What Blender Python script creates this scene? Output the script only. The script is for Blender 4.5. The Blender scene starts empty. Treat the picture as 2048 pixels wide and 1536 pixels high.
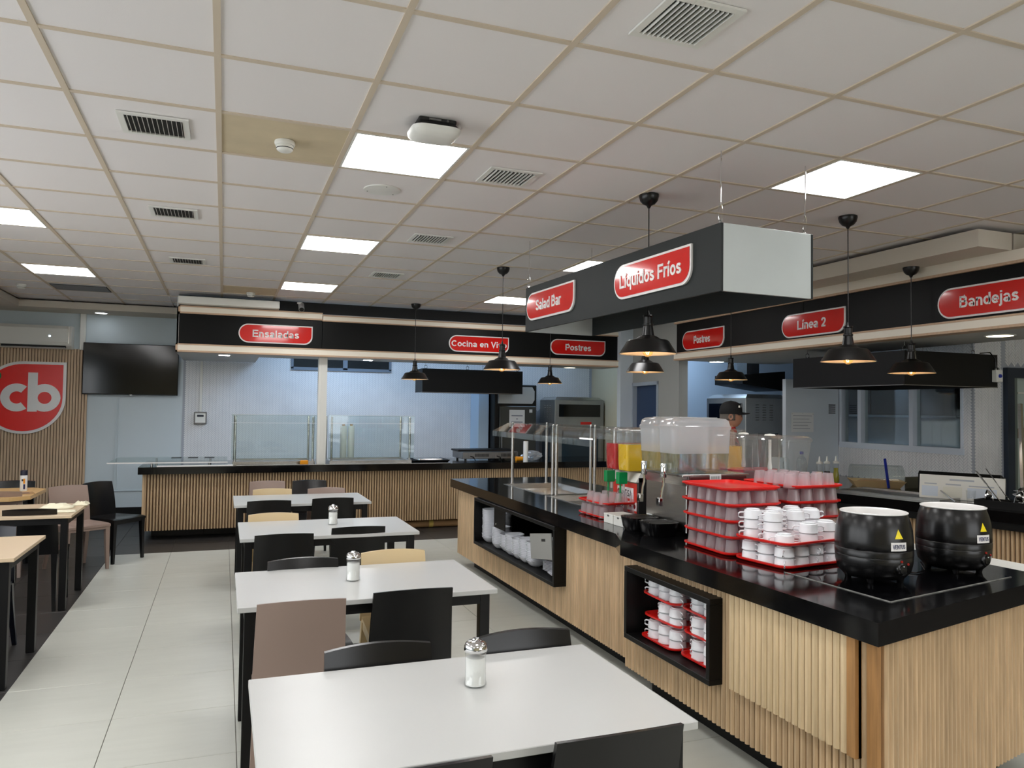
import bpy, bmesh, math, random
from math import sin, cos, pi, radians, sqrt, hypot, atan2
from mathutils import Vector, Matrix

random.seed(7)
SC = bpy.context.scene
COL = SC.collection

# ------------------------------------------------------------------ camera
YAW, PITCH, ROLL, FOC = 0.3610, 0.0331, 0.0133, 1524.0
cam_data = bpy.data.cameras.new("camera")
cam = bpy.data.objects.new("camera", cam_data)
COL.objects.link(cam)
cy, sy, cp, sp, cr, sr = cos(YAW), sin(YAW), cos(PITCH), sin(PITCH), cos(ROLL), sin(ROLL)
fw = Vector((sy * cp, cy * cp, sp))
rt = Vector((cy, -sy, 0.0))
up = rt.cross(fw)
rt2 = cr * rt + sr * up
up2 = -sr * rt + cr * up
m3 = Matrix((rt2, up2, -fw)).transposed()
cam.matrix_world = Matrix.Translation((0, 0, 1.63)) @ m3.to_4x4()
cam_data.sensor_fit = 'HORIZONTAL'
cam_data.sensor_width = 36.0
cam_data.lens = 36.0 * FOC / 2048.0
cam_data.clip_start = 0.05
SC.camera = cam

# ------------------------------------------------------------------ world, exposure
world = bpy.data.worlds.new("world")
SC.world = world
world.use_nodes = True
world.node_tree.nodes["Background"].inputs[0].default_value = (0.96, 0.98, 1.0, 1)
world.node_tree.nodes["Background"].inputs[1].default_value = 2.8
SC.view_settings.view_transform = 'Standard'
SC.view_settings.look = 'None'
SC.view_settings.exposure = 0.45
SC.view_settings.gamma = 1.0
SC.view_settings.use_curve_mapping = False
SC.cycles.transparent_max_bounces = 48
SC.cycles.max_bounces = 10
SC.cycles.caustics_reflective = False
SC.cycles.caustics_refractive = False
SC.cycles.sample_clamp_indirect = 6.0
PANEL_STRENGTH = 13.0
KITCHEN_STRENGTH = 11.0
PANEL_COLOR = (1.0, 0.99, 0.985)
KITCHEN_COLOR = (0.50, 0.71, 1.0)

CEIL = 2.983
CX0, CDX = -0.6714, 0.6162
CY0, CDY = 3.1276, 0.6040
def gx(i): return CX0 + CDX * i
def gy(j): return CY0 + CDY * j

# ------------------------------------------------------------------ materials
def lin(c):
    c = c / 255.0
    return c / 12.92 if c <= 0.04045 else ((c + 0.055) / 1.055) ** 2.4
def rgb(r, g, b): return (lin(r), lin(g), lin(b), 1.0)

MATS = {}
def mat(name, col, rough=0.5, metal=0.0, var=0.0, scale=8.0, stretch=None, bump=0.0, bscale=60.0,
        coat=0.0, emit=None, estr=0.0, rand=0.0, spec=0.5, trans=0.0, ior=1.45, alpha=1.0, sheen=0.0):
    if name in MATS: return MATS[name]
    m = bpy.data.materials.new(name); MATS[name] = m
    m.use_nodes = True
    nt = m.node_tree; N = nt.nodes; L = nt.links
    b = N["Principled BSDF"]
    b.inputs["Base Color"].default_value = col
    b.inputs["Roughness"].default_value = rough
    b.inputs["Metallic"].default_value = metal
    b.inputs["Specular IOR Level"].default_value = spec
    b.inputs["Coat Weight"].default_value = coat
    b.inputs["Coat Roughness"].default_value = 0.05
    b.inputs["Transmission Weight"].default_value = trans
    b.inputs["IOR"].default_value = ior
    b.inputs["Alpha"].default_value = alpha
    if emit:
        b.inputs["Emission Color"].default_value = emit
        b.inputs["Emission Strength"].default_value = estr
    tc = N.new("ShaderNodeTexCoord")
    src = tc.outputs["Object"]
    if stretch:
        mp = N.new("ShaderNodeMapping"); mp.inputs["Scale"].default_value = stretch
        L.new(src, mp.inputs[0]); src = mp.outputs[0]
    out_col = None
    if var > 0:
        no = N.new("ShaderNodeTexNoise"); no.inputs["Scale"].default_value = scale
        no.inputs["Detail"].default_value = 5.0
        L.new(src, no.inputs["Vector"])
        if rand > 0:
            oi = N.new("ShaderNodeObjectInfo")
            ad = N.new("ShaderNodeVectorMath"); ad.operation = 'ADD'
            mu = N.new("ShaderNodeMath"); mu.operation = 'MULTIPLY'; mu.inputs[1].default_value = 50.0
            L.new(oi.outputs["Random"], mu.inputs[0]); L.new(src, ad.inputs[0]); L.new(mu.outputs[0], ad.inputs[1])
            L.new(ad.outputs[0], no.inputs["Vector"])
        mr = N.new("ShaderNodeMapRange")
        mr.inputs[1].default_value = 0.3; mr.inputs[2].default_value = 0.7
        mr.inputs[3].default_value = 1.0 - var; mr.inputs[4].default_value = 1.0 + var
        L.new(no.outputs[0], mr.inputs[0])
        fac = mr.outputs[0]
        if rand > 0:
            m2 = N.new("ShaderNodeMapRange")
            m2.inputs[3].default_value = 1.0 - rand; m2.inputs[4].default_value = 1.0 + rand
            L.new(oi.outputs["Random"], m2.inputs[0])
            mm = N.new("ShaderNodeMath"); mm.operation = 'MULTIPLY'
            L.new(fac, mm.inputs[0]); L.new(m2.outputs[0], mm.inputs[1]); fac = mm.outputs[0]
        vm = N.new("ShaderNodeVectorMath"); vm.operation = 'SCALE'
        vm.inputs[0].default_value = col[:3]
        L.new(fac, vm.inputs["Scale"])
        L.new(vm.outputs[0], b.inputs["Base Color"])
    if bump > 0:
        n2 = N.new("ShaderNodeTexNoise"); n2.inputs["Scale"].default_value = bscale
        L.new(src, n2.inputs["Vector"])
        bp = N.new("ShaderNodeBump"); bp.inputs["Strength"].default_value = bump; bp.inputs["Distance"].default_value = 0.002
        L.new(n2.outputs[0], bp.inputs["Height"]); L.new(bp.outputs[0], b.inputs["Normal"])
    return m

def sheet(name, tint=(0.96, 0.98, 0.98), haze=0.0, hazecol=(0.8, 0.8, 0.8), gloss=0.10, rough=0.02, ambient=0.0):
    """thin clear or milky plastic / glass"""
    if name in MATS: return MATS[name]
    m = bpy.data.materials.new(name); MATS[name] = m
    m.use_nodes = True
    nt = m.node_tree; N = nt.nodes; L = nt.links
    N.remove(N["Principled BSDF"]); out = N["Material Output"]
    tr = N.new("ShaderNodeBsdfTransparent"); tr.inputs[0].default_value = (*tint, 1)
    df = N.new("ShaderNodeBsdfDiffuse"); df.inputs[0].default_value = (*hazecol, 1)
    tl = N.new("ShaderNodeBsdfTranslucent"); tl.inputs[0].default_value = (*hazecol, 1)
    mx0 = N.new("ShaderNodeMixShader"); mx0.inputs[0].default_value = 0.5
    L.new(df.outputs[0], mx0.inputs[1]); L.new(tl.outputs[0], mx0.inputs[2])
    mx = N.new("ShaderNodeMixShader"); mx.inputs[0].default_value = haze
    L.new(tr.outputs[0], mx.inputs[1]); L.new(mx0.outputs[0], mx.inputs[2])
    gl = N.new("ShaderNodeBsdfGlossy"); gl.inputs["Roughness"].default_value = rough
    lw = N.new("ShaderNodeLayerWeight"); lw.inputs[0].default_value = 0.25
    ml = N.new("ShaderNodeMath"); ml.operation = 'MULTIPLY_ADD'
    ml.inputs[1].default_value = 0.30; ml.inputs[2].default_value = gloss * 0.5
    L.new(lw.outputs["Facing"], ml.inputs[0])
    m2 = N.new("ShaderNodeMixShader")
    L.new(ml.outputs[0], m2.inputs[0]); L.new(mx.outputs[0], m2.inputs[1]); L.new(gl.outputs[0], m2.inputs[2])
    L.new(m2.outputs[0], out.inputs[0])
    return m

WHITE_LAM = mat("white_laminate", rgb(193, 194, 192), 0.28, var=0.015, scale=3)
CREAM_LAM = mat("cream_laminate", rgb(212, 190, 160), 0.35, var=0.02, scale=3)
PINE_LAM = mat("pine_laminate", rgb(214, 176, 120), 0.35, var=0.05, scale=3, stretch=(1, 12, 1))
BLACK_MET = mat("black_powder_coat", rgb(12, 12, 13), 0.42, spec=0.35)
BLACK_PL = mat("black_plastic", rgb(9, 9, 11), 0.24, bump=0.05, bscale=300)
NAVY_PL = mat("navy_plastic", rgb(14, 18, 30), 0.22)
TAUPE_PL = mat("taupe_plastic", rgb(150, 130, 120), 0.3, bump=0.05, bscale=300)
BEIGE_PL = mat("beige_plastic", rgb(205, 182, 140), 0.3)
WOOD = mat("oak_slat", rgb(200, 172, 136), 0.5, var=0.16, scale=9, stretch=(6, 6, 0.5), rand=0.09)
WOODP = mat("oak_panel_slat", rgb(212, 188, 150), 0.48, var=0.12, scale=9, stretch=(6, 6, 0.5), rand=0.07)
WOODD = mat("oak_corner_strip", rgb(168, 124, 76), 0.5, var=0.18, scale=9, stretch=(6, 6, 0.5))
WOODG = mat("oak_groove", rgb(78, 56, 38), 0.7, var=0.1, scale=12, stretch=(6, 6, 0.5))
WOODL = mat("wall_slat_wood", rgb(204, 178, 148), 0.55, var=0.16, scale=9, stretch=(6, 6, 0.5))
TRIMW = mat("trim_wood", rgb(196, 166, 138), 0.5, var=0.08, scale=9, stretch=(0.6, 6, 6))
TRIMC = mat("trim_cream", rgb(236, 228, 212), 0.4)
GRANITE = mat("black_granite", rgb(13, 13, 14), 0.10, var=0.35, scale=40, spec=0.55)
GLASSTOP = mat("black_glass_top", rgb(7, 7, 9), 0.05, spec=0.6)
SCRATCH = mat("worn_silicone", rgb(120, 120, 116), 0.6, var=0.5, scale=30)
BLACKB = mat("black_lacquer", rgb(9, 9, 9), 0.45, spec=0.35)
PLINTH = mat("black_plinth", rgb(12, 12, 13), 0.5, var=0.1, scale=4, spec=0.3)
CEILT = mat("ceiling_tile_white", rgb(232, 228, 227), 0.85, bump=0.15, bscale=220)
CEILB = mat("ceiling_tile_beige", rgb(205, 190, 160), 0.85, var=0.05, scale=6)
GRID = mat("grid_metal_beige", rgb(206, 192, 172), 0.6)
DARKV = mat("ceiling_void", rgb(38, 38, 38), 0.8)
COFFER = mat("coffer_cream", rgb(206, 198, 184), 0.7)
WALLG = mat("wall_grey_blue", rgb(204, 216, 222), 0.6, var=0.02, scale=2)
WALLC = mat("wall_cream", rgb(200, 190, 160), 0.6, var=0.02, scale=2)
WALLW = mat("wall_kitchen_white", rgb(205, 214, 222), 0.55, var=0.02, scale=2)
HERR = mat("herringbone_tile", rgb(230, 232, 234), 0.25, var=0.04, scale=5)
GROUT = mat("herringbone_grout", rgb(170, 176, 186), 0.7)
FLOORL = mat("floor_tile_light", rgb(192, 193, 184), 0.32, var=0.03, scale=3, stretch=(1, 6, 1), rand=0.02)
FLOORD = mat("floor_tile_dark", rgb(54, 52, 51), 0.38, var=0.08, scale=3, rand=0.03)
FGROUT = mat("floor_grout", rgb(84, 80, 74), 0.8)
BAND = mat("black_band", rgb(12, 13, 13), 0.4, spec=0.2)
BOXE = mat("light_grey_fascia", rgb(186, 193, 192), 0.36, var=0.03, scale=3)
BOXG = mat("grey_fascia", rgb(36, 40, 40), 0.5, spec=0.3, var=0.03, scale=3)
RED = mat("sign_red", rgb(206, 22, 16), 0.12, coat=0.6)
SIGNW = mat("sign_white", rgb(232, 230, 228), 0.2)
STEEL = mat("brushed_steel", rgb(190, 188, 184), 0.26, metal=1.0, var=0.08, scale=10, stretch=(1, 1, 14))
STEELD = mat("dark_steel", rgb(130, 130, 130), 0.32, metal=1.0, var=0.08, scale=10)
CHROME = mat("chrome", rgb(225, 225, 225), 0.08, metal=1.0)
TRAYR = mat("red_tray_plastic", rgb(214, 30, 24), 0.28)
MUGW = mat("white_melamine", rgb(236, 238, 242), 0.2)
BOWLW = mat("white_bowl", rgb(232, 234, 240), 0.22)
LAMPB = mat("lamp_black_satin", rgb(13, 13, 13), 0.3)
LAMPI = mat("lamp_inner_white", rgb(240, 224, 208), 0.5)
KETTLE = mat("kettle_black", rgb(16, 16, 17), 0.27, bump=0.02, bscale=14)
OFFW = mat("off_white_plastic", rgb(226, 226, 220), 0.4)
SCREEN = mat("tv_screen", rgb(6, 7, 9), 0.09, spec=0.6)
OVEN = mat("oven_steel", rgb(150, 152, 150), 0.36, metal=0.5, var=0.08, scale=4)
DGLASS = mat("dark_glass", rgb(10, 12, 14), 0.06, spec=0.6)
JR = mat("red_juice", rgb(196, 24, 30), 0.15)
JY = mat("yellow_juice", rgb(240, 196, 12), 0.15)
JO = mat("orange_juice", rgb(236, 178, 60), 0.2)
JP = mat("pink_juice", rgb(226, 84, 96), 0.2)
GREEN = mat("green_plastic", rgb(10, 140, 76), 0.3)
PAPER = mat("paper_white", rgb(226, 228, 228), 0.7)
INK = mat("print_dark", rgb(40, 42, 52), 0.6)
INKB = mat("print_navy", rgb(22, 32, 84), 0.5)
YEL = mat("warning_yellow", rgb(236, 214, 20), 0.4)
ORG = mat("orange_cup", rgb(230, 150, 20), 0.35)
BLUEP = mat("blue_plastic", rgb(16, 40, 150), 0.35)
DOORB = mat("door_blue", rgb(32, 56, 92), 0.45)
FRAMEA = mat("aluminium_frame", rgb(176, 186, 196), 0.4, metal=0.4)
CARD = mat("kraft_roll", rgb(178, 140, 98), 0.7, var=0.05, scale=4)
TAPE = mat("tape_yellow", rgb(226, 200, 110), 0.4)
CABW = mat("dark_cabinet", rgb(44, 34, 32), 0.45, var=0.1, scale=4, stretch=(6, 6, 1))
EMP = mat("panel_light", (0.9, 0.9, 0.9, 1), 0.5, emit=(*PANEL_COLOR, 1), estr=PANEL_STRENGTH)
EMK = mat("kitchen_light", (0.8, 0.9, 1, 1), 0.5, emit=(*KITCHEN_COLOR, 1), estr=KITCHEN_STRENGTH)
EMD = mat("downlight_cool", (0.9, 0.9, 1, 1), 0.5, emit=(0.93, 0.96, 1.0, 1), estr=170)
EMK2 = mat("kitchen_light_right", (0.8, 0.9, 1, 1), 0.5, emit=(*KITCHEN_COLOR, 1), estr=KITCHEN_STRENGTH * 1.0)
EMW = mat("downlight_warm", (1, 0.95, 0.8, 1), 0.5, emit=(1.0, 0.9, 0.62, 1), estr=6)
EMB = mat("filament_glow", (1, 0.8, 0.5, 1), 0.5, emit=(1.0, 0.80, 0.58, 1), estr=260)
LED = mat("led_white", (0.8, 0.9, 1, 1), 0.5, emit=(0.7, 0.85, 1.0, 1), estr=4)
CLEAR = sheet("clear_acrylic", (0.93, 0.95, 0.95), haze=0.03, gloss=0.08)
TANKC = sheet("clear_tank", (0.94, 0.95, 0.95), haze=0.05, hazecol=(0.9, 0.92, 0.94), gloss=0.10)
TANKM = sheet("milky_tank", (0.88, 0.89, 0.90), haze=0.42, hazecol=(0.9, 0.92, 0.94), gloss=0.08, rough=0.1)
GLASS = sheet("sheet_glass", (0.90, 0.94, 0.93), haze=0.01, gloss=0.08)
JARG = sheet("jar_glass", (0.95, 0.96, 0.96), haze=0.04, gloss=0.12)
AMBER = sheet("amber_bulb", (1.0, 0.82, 0.5), haze=0.05, hazecol=(1, 0.8, 0.5), gloss=0.15)
CUPM = sheet("frosted_tumbler", (0.92, 0.88, 0.90), haze=0.35, hazecol=(0.80, 0.77, 0.81), gloss=0.06, rough=0.15)
WATER = sheet("water", (0.86, 0.92, 0.96), haze=0.03, gloss=0.12)
BAGM = sheet("plastic_bag", (0.85, 0.87, 0.88), haze=0.5, gloss=0.2, rough=0.1)
MILK = sheet("milky_jug", (0.8, 0.86, 0.88), haze=0.75, hazecol=(0.75, 0.85, 0.88), gloss=0.06, rough=0.2)
OILY = mat("mustard_oil", rgb(190, 180, 20), 0.25)
SAUCE = mat("dark_sauce", rgb(22, 18, 18), 0.3)
BROWN = mat("brown_jar", rgb(84, 62, 50), 0.4)
SKIN = mat("skin", rgb(176, 128, 104), 0.5)
HAIR = mat("grey_hair", rgb(96, 90, 84), 0.8)
CLOTHR = mat("red_cloth", rgb(176, 20, 24), 0.8)
CLOTHK = mat("black_cloth", rgb(18, 18, 20), 0.8)
LIPS = mat("lips", rgb(140, 84, 76), 0.5)
EYEW = mat("eye_white", rgb(220, 215, 208), 0.3)
SUGAR = mat("sugar", rgb(240, 240, 236), 0.8)
NAPK = mat("napkin_cream", rgb(238, 232, 206), 0.8)

# ------------------------------------------------------------------ mesh builder
class MB:
    def __init__(s): s.v = []; s.f = []; s.sm = []
    def add(s, vs, fs, smooth=False):
        o = len(s.v); s.v += [tuple(p) for p in vs]
        for f in fs: s.f.append([i + o for i in f]); s.sm.append(smooth)
        return s
    def box(s, x0, x1, y0, y1, z0, z1, M=None):
        vs = [(x0, y0, z0), (x1, y0, z0), (x1, y1, z0), (x0, y1, z0), (x0, y0, z1), (x1, y0, z1), (x1, y1, z1), (x0, y1, z1)]
        if M: vs = [M @ Vector(p) for p in vs]
        return s.add(vs, [(0, 3, 2, 1), (4, 5, 6, 7), (0, 1, 5, 4), (1, 2, 6, 5), (2, 3, 7, 6), (3, 0, 4, 7)])
    def cbox(s, x0, x1, y0, y1, z0, z1, c=0.004, M=None):
        """box with chamfered edges all round"""
        if min(x1 - x0, y1 - y0, z1 - z0) < 2.2 * c: c = min(x1 - x0, y1 - y0, z1 - z0) * 0.3
        bm = bmesh.new()
        bmesh.ops.create_cube(bm, size=1.0)
        for v in bm.verts:
            v.co.x = x0 if v.co.x < 0 else x1; v.co.y = y0 if v.co.y < 0 else y1; v.co.z = z0 if v.co.z < 0 else z1
        bmesh.ops.bevel(bm, geom=bm.edges[:], offset=c, segments=1, affect='EDGES', profile=0.5)
        bm.verts.index_update()
        vs = [(M @ v.co if M else v.co.copy()) for v in bm.verts]; fs = [[v.index for v in f.verts] for f in bm.faces]
        bm.free(); return s.add(vs, fs)
    def prism(s, poly, z0, z1, cap=True):
        n = len(poly)
        vs = [(x, y, z0) for x, y in poly] + [(x, y, z1) for x, y in poly]
        fs = [(i, (i + 1) % n, n + (i + 1) % n, n + i) for i in range(n)]
        if cap: fs += [tuple(range(n - 1, -1, -1)), tuple(range(n, 2 * n))]
        return s.add(vs, fs)
    def extr(s, poly, axis, a0, a1, smooth=False):
        """poly given in the two other axes, extruded along axis"""
        n = len(poly); vs = []
        for a in (a0, a1):
            for p in poly:
                q = list(p); q.insert(axis, a); vs.append(tuple(q))
        fs = [(i, (i + 1) % n, n + (i + 1) % n, n + i) for i in range(n)] + [tuple(range(n - 1, -1, -1)), tuple(range(n, 2 * n))]
        return s.add(vs, fs, smooth)
    def lathe(s, prof, n=24, c=(0, 0, 0), sq=None, cap0=True, cap1=True, flute=0.0, smooth=True, M=None):
        """prof: list of (r,z); sq: superellipse exponent for rounded squares"""
        vs = []; fs = []
        for r, z in prof:
            for i in range(n):
                a = 2 * pi * i / n
                k = 1.0
                if sq: k = 1.0 / (abs(cos(a)) ** sq + abs(sin(a)) ** sq) ** (1.0 / sq)
                if flute and i % 2: k *= 1 - flute
                p = Vector((c[0] + r * k * cos(a), c[1] + r * k * sin(a), c[2] + z))
                vs.append(M @ p if M else p)
        for j in range(len(prof) - 1):
            for i in range(n):
                fs.append((j * n + i, j * n + (i + 1) % n, (j + 1) * n + (i + 1) % n, (j + 1) * n + i))
        if cap0: fs.append(tuple(range(n - 1, -1, -1)))
        if cap1: fs.append(tuple(range((len(prof) - 1) * n, len(prof) * n)))
        return s.add(vs, fs, smooth)
    def rrect(s, prof, w, d, r, c=(0, 0), n=5, cap0=True, cap1=True, smooth=True):
        """stack of rounded rectangles; prof: (inset, z)"""
        vs = []; m = 4 * n
        for ins, z in prof:
            W, D = w / 2 - ins, d / 2 - ins; R = max(min(r - ins * 0.6, W, D), 0.002)
            for q, (qx, qy) in enumerate(((1, 1), (-1, 1), (-1, -1), (1, -1))):
                for i in range(n):
                    a = pi / 2 * q + pi / 2 * i / (n - 1)
                    vs.append((c[0] + qx * (W - R) + R * cos(a), c[1] + qy * (D - R) + R * sin(a), z))
        fs = []
        for j in range(len(prof) - 1):
            for i in range(m): fs.append((j * m + i, j * m + (i + 1) % m, (j + 1) * m + (i + 1) % m, (j + 1) * m + i))
        if cap0: fs.append(tuple(range(m - 1, -1, -1)))
        if cap1: fs.append(tuple(range((len(prof) - 1) * m, len(prof) * m)))
        return s.add(vs, fs, smooth)
    def tube(s, pts, r, n=8, cap=True, closed=False, smooth=True):
        pts = [Vector(p) for p in pts]; vs = []; fs = []; N = len(pts)
        rr = r if isinstance(r, (list, tuple)) else [r] * N
        ref = None
        for k, p in enumerate(pts):
            if closed: d = pts[(k + 1) % N] - pts[k - 1]
            else: d = pts[min(k + 1, N - 1)] - pts[max(k - 1, 0)]
            d.normalize()
            if ref is None:
                ref = Vector((0, 0, 1)) if abs(d.z) < 0.9 else Vector((1, 0, 0))
            a = d.cross(ref).normalized(); b = d.cross(a).normalized(); ref = -b if False else ref
            for i in range(n):
                t = 2 * pi * i / n + (pi / 4 if n == 4 else 0)
                vs.append(p + a * rr[k] * cos(t) + b * rr[k] * sin(t))
        for k in range(N if closed else N - 1):
            k2 = (k + 1) % N
            for i in range(n): fs.append((k * n + i, k * n + (i + 1) % n, k2 * n + (i + 1) % n, k2 * n + i))
        if cap and not closed: fs += [tuple(range(n - 1, -1, -1)), tuple(range((N - 1) * n, N * n))]
        return s.add(vs, fs, smooth and n > 4)
    def grid(s, fn, nu, nv, smooth=True):
        vs = [fn(i / nu, j / nv) for j in range(nv + 1) for i in range(nu + 1)]
        fs = [(j * (nu + 1) + i, j * (nu + 1) + i + 1, (j + 1) * (nu + 1) + i + 1, (j + 1) * (nu + 1) + i) for j in range(nv) for i in range(nu)]
        return s.add(vs, fs, smooth)
    def shell(s, fn, nu, nv, th):
        """sheet fn(u,v)->(p,normal) thickened"""
        P = [[fn(i / nu, j / nv) for i in range(nu + 1)] for j in range(nv + 1)]
        vs = []; W = nu + 1
        for side in (0, 1):
            for j in range(nv + 1):
                for i in range(nu + 1):
                    p, nn = P[j][i]; vs.append(Vector(p) + Vector(nn) * th * side)
        o = W * (nv + 1); fs = []; 
        for j in range(nv):
            for i in range(nu):
                a = j * W + i; fs.append((a, a + 1, a + W + 1, a + W)); fs.append((o + a, o + a + W, o + a + W + 1, o + a + 1))
        for i in range(nu):
            fs.append((i, o + i, o + i + 1, i + 1)); a = nv * W + i; fs.append((a, a + 1, o + a + 1, o + a))
        for j in range(nv):
            a = j * W; fs.append((a, a + W, o + a + W, o + a)); a = j * W + nu; fs.append((a, o + a, o + a + W, a + W))
        return s.add(vs, fs, True)
    def mesh(s, name, m, shift=None):
        me = bpy.data.meshes.new(name)
        vs = s.v if not shift else [(p[0] - shift[0], p[1] - shift[1], p[2] - shift[2]) for p in s.v]
        me.from_pydata([tuple(p) for p in vs], [], s.f)
        bm = bmesh.new(); bm.from_mesh(me); bmesh.ops.recalc_face_normals(bm, faces=bm.faces[:]) if len(bm.faces) < 60000 else None
        bm.to_mesh(me); bm.free()
        if len(me.polygons) == len(s.sm): me.polygons.foreach_set("use_smooth", s.sm)
        if any(s.sm):
            try: me.set_sharp_from_angle(angle=radians(38))
            except Exception: pass
        for x in (m if isinstance(m, (list, tuple)) else [m]): me.materials.append(x)
        return me

def link(name, me, parent=None, loc=(0, 0, 0), rotz=0.0):
    o = bpy.data.objects.new(name, me); COL.objects.link(o)
    o.location = loc; o.rotation_euler = (0, 0, rotz)
    if parent: o.parent = parent
    return o
def tag(o, label=None, cat=None, group=None, kind=None):
    if label: o["label"] = label
    if cat: o["category"] = cat
    if group: o["group"] = group
    if kind: o["kind"] = kind
    return o

class Thing:
    def __init__(s, name, label, cat, loc=(0, 0, 0), rotz=0.0, group=None, world=False):
        s.o = bpy.data.objects.new(name, None); COL.objects.link(s.o)
        s.o.empty_display_size = 0.05
        s.o.location = loc; s.o.rotation_euler = (0, 0, rotz)
        s.loc = loc if world else None
        tag(s.o, label, cat, group)
    def part(s, name, mb, m, parent=None, label=None, kind=None):
        me = mb.mesh(name, m, s.loc)
        o = link(name, me, parent or s.o)
        tag(o, label, None, None, kind)
        return o
def solid(name, mb, m, loc, label, cat, group=None):
    """thing of one mesh, mb in world coordinates"""
    o = link(name, mb.mesh(name, m, loc), None, loc); return tag(o, label, cat, group)
def structure(name, mb, m, parent=None):
    o = link(name, mb.mesh(name, m), parent)
    if not parent: o["kind"] = "structure"
    return o
CH = {}
def kids(o):
    if o.name not in CH: CH[o.name] = [c for c in bpy.data.objects if c.parent == o]
    return CH[o.name]
def dup(o, loc=None, rotz=None, label=None, group=None, parent=None, deep=True):
    c = o.copy(); COL.objects.link(c); c.parent = parent
    if loc is not None: c.location = loc
    if rotz is not None: c.rotation_euler = (0, 0, rotz)
    if label: c["label"] = label
    if group: c["group"] = group
    for k in kids(o): dup(k, parent=c)
    return c

# bold sans lettering drawn as constant-width strokes
def _arc(cx, cy, rx, ry, a0, a1, n=10):
    return [(cx + rx * cos(radians(a0 + (a1 - a0) * k / n)), cy + ry * sin(radians(a0 + (a1 - a0) * k / n))) for k in range(n + 1)]
def _s(w, h):
    p = [(.93, .84), (.78, .97), (.5, 1.0), (.2, .95), (.06, .78), (.16, .62), (.5, .52), (.84, .40), (.97, .22), (.80, .05), (.5, 0), (.18, .04), (.03, .20)]
    return [(.065 + x * w, .065 + y * h) for x, y in p]
_bowl = lambda cx: _arc(cx, .265, .172, .2, 0, 360, 18)
GLY = {
 'o': (.50, [_arc(.25, .265, .185, .2, 0, 360, 18)]), 'c': (.47, [_arc(.25, .265, .185, .2, 42, 318, 14)]),
 'a': (.49, [[(.07, .38)] + _arc(.215, .33, .165, .135, 150, 0, 8) + [(.38, .0)], _arc(.215, .155, .15, .092, 0, 360, 14)]),
 'n': (.48, [[(.07, 0), (.07, .53)], [(.07, .30)] + _arc(.225, .30, .155, .165, 165, 0, 8) + [(.38, 0)]]),
 'd': (.52, [[(.42, 0), (.42, .72)], _bowl(.24)]), 'q': (.52, [[(.42, -.18), (.42, .53)], _bowl(.24)]),
 'e': (.50, [[(.09, .265), (.43, .265)] + _arc(.25, .265, .183, .2, 0, 318, 16)]),
 's': (.46, [_s(.33, .40)]), 'r': (.33, [[(.07, 0), (.07, .53)], [(.07, .30), (.12, .42), (.20, .465), (.32, .465)]]),
 't': (.33, [[(.155, .67), (.155, .13), (.20, .07), (.31, .065)], [(.02, .465), (.30, .465)]]),
 'i': (.20, [[(.08, 0), (.08, .53)], [(.08, .615), (.08, .72)]]), 'í': (.20, [[(.08, 0), (.08, .53)], [(.05, .60), (.17, .74)]]),
 'j': (.22, [[(.10, .53), (.10, -.08), (.05, -.135), (-.03, -.135)], [(.10, .615), (.10, .72)]]),
 'u': (.48, [[(.07, .53), (.07, .23)] + _arc(.225, .22, .155, .155, 180, 345, 8), [(.38, 0), (.38, .53)]]),
 'l': (.20, [[(.08, 0), (.08, .72)]]), 'v': (.45, [[(.05, .53), (.22, .03), (.39, .53)]]),
 'C': (.66, [_arc(.34, .36, .27, .295, 45, 315, 16)]), 'E': (.58, [[(.075, 0), (.075, .72)], [(.075, .655), (.54, .655)], [(.075, .37), (.50, .37)], [(.075, .065), (.55, .065)]]),
 'F': (.54, [[(.075, 0), (.075, .72)], [(.075, .655), (.52, .655)], [(.075, .36), (.46, .36)]]), 'L': (.53, [[(.075, 0), (.075, .72)], [(.075, .065), (.50, .065)]]),
 'P': (.59, [[(.075, 0), (.075, .72)], [(.075, .655), (.33, .655)] + _arc(.33, .48, .17, .175, 90, -90, 8) + [(.075, .305)]]),
 'B': (.63, [[(.075, 0), (.075, .72)], [(.075, .655), (.33, .655)] + _arc(.33, .52, .145, .135, 90, -90, 7) + [(.075, .385)], [(.33, .385)] + _arc(.35, .225, .17, .16, 90, -90, 7) + [(.075, .065)]]),
 'S': (.60, [_s(.46, .59)]), 'V': (.60, [[(.05, .72), (.29, .04), (.53, .72)]]), 'W': (.86, [[(.05, .72), (.22, .04), (.42, .66), (.62, .04), (.79, .72)]]),
 'I': (.24, [[(.10, 0), (.10, .72)]]), 'A': (.64, [[(.05, 0), (.30, .69), (.55, 0)], [(.14, .22), (.46, .22)]]), 'U': (.64, [[(.075, .72), (.075, .26)] + _arc(.30, .27, .225, .205, 180, 360, 10) + [(.525, .72)]]),
 'N': (.64, [[(.075, 0), (.075, .72)], [(.085, .68), (.515, .04)], [(.525, 0), (.525, .72)]]), 'T': (.56, [[(.02, .655), (.52, .655)], [(.27, 0), (.27, .655)]]),
 'M': (.76, [[(.075, 0), (.075, .72)], [(.085, .69), (.36, .06), (.635, .69)], [(.645, 0), (.645, .72)]]),
 '2': (.50, [[(.075, .48)] + _arc(.25, .50, .165, .155, 160, -20, 8) + [(.30, .28), (.09, .075)], [(.04, .065), (.45, .065)]]), ' ': (.24, [])}
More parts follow.
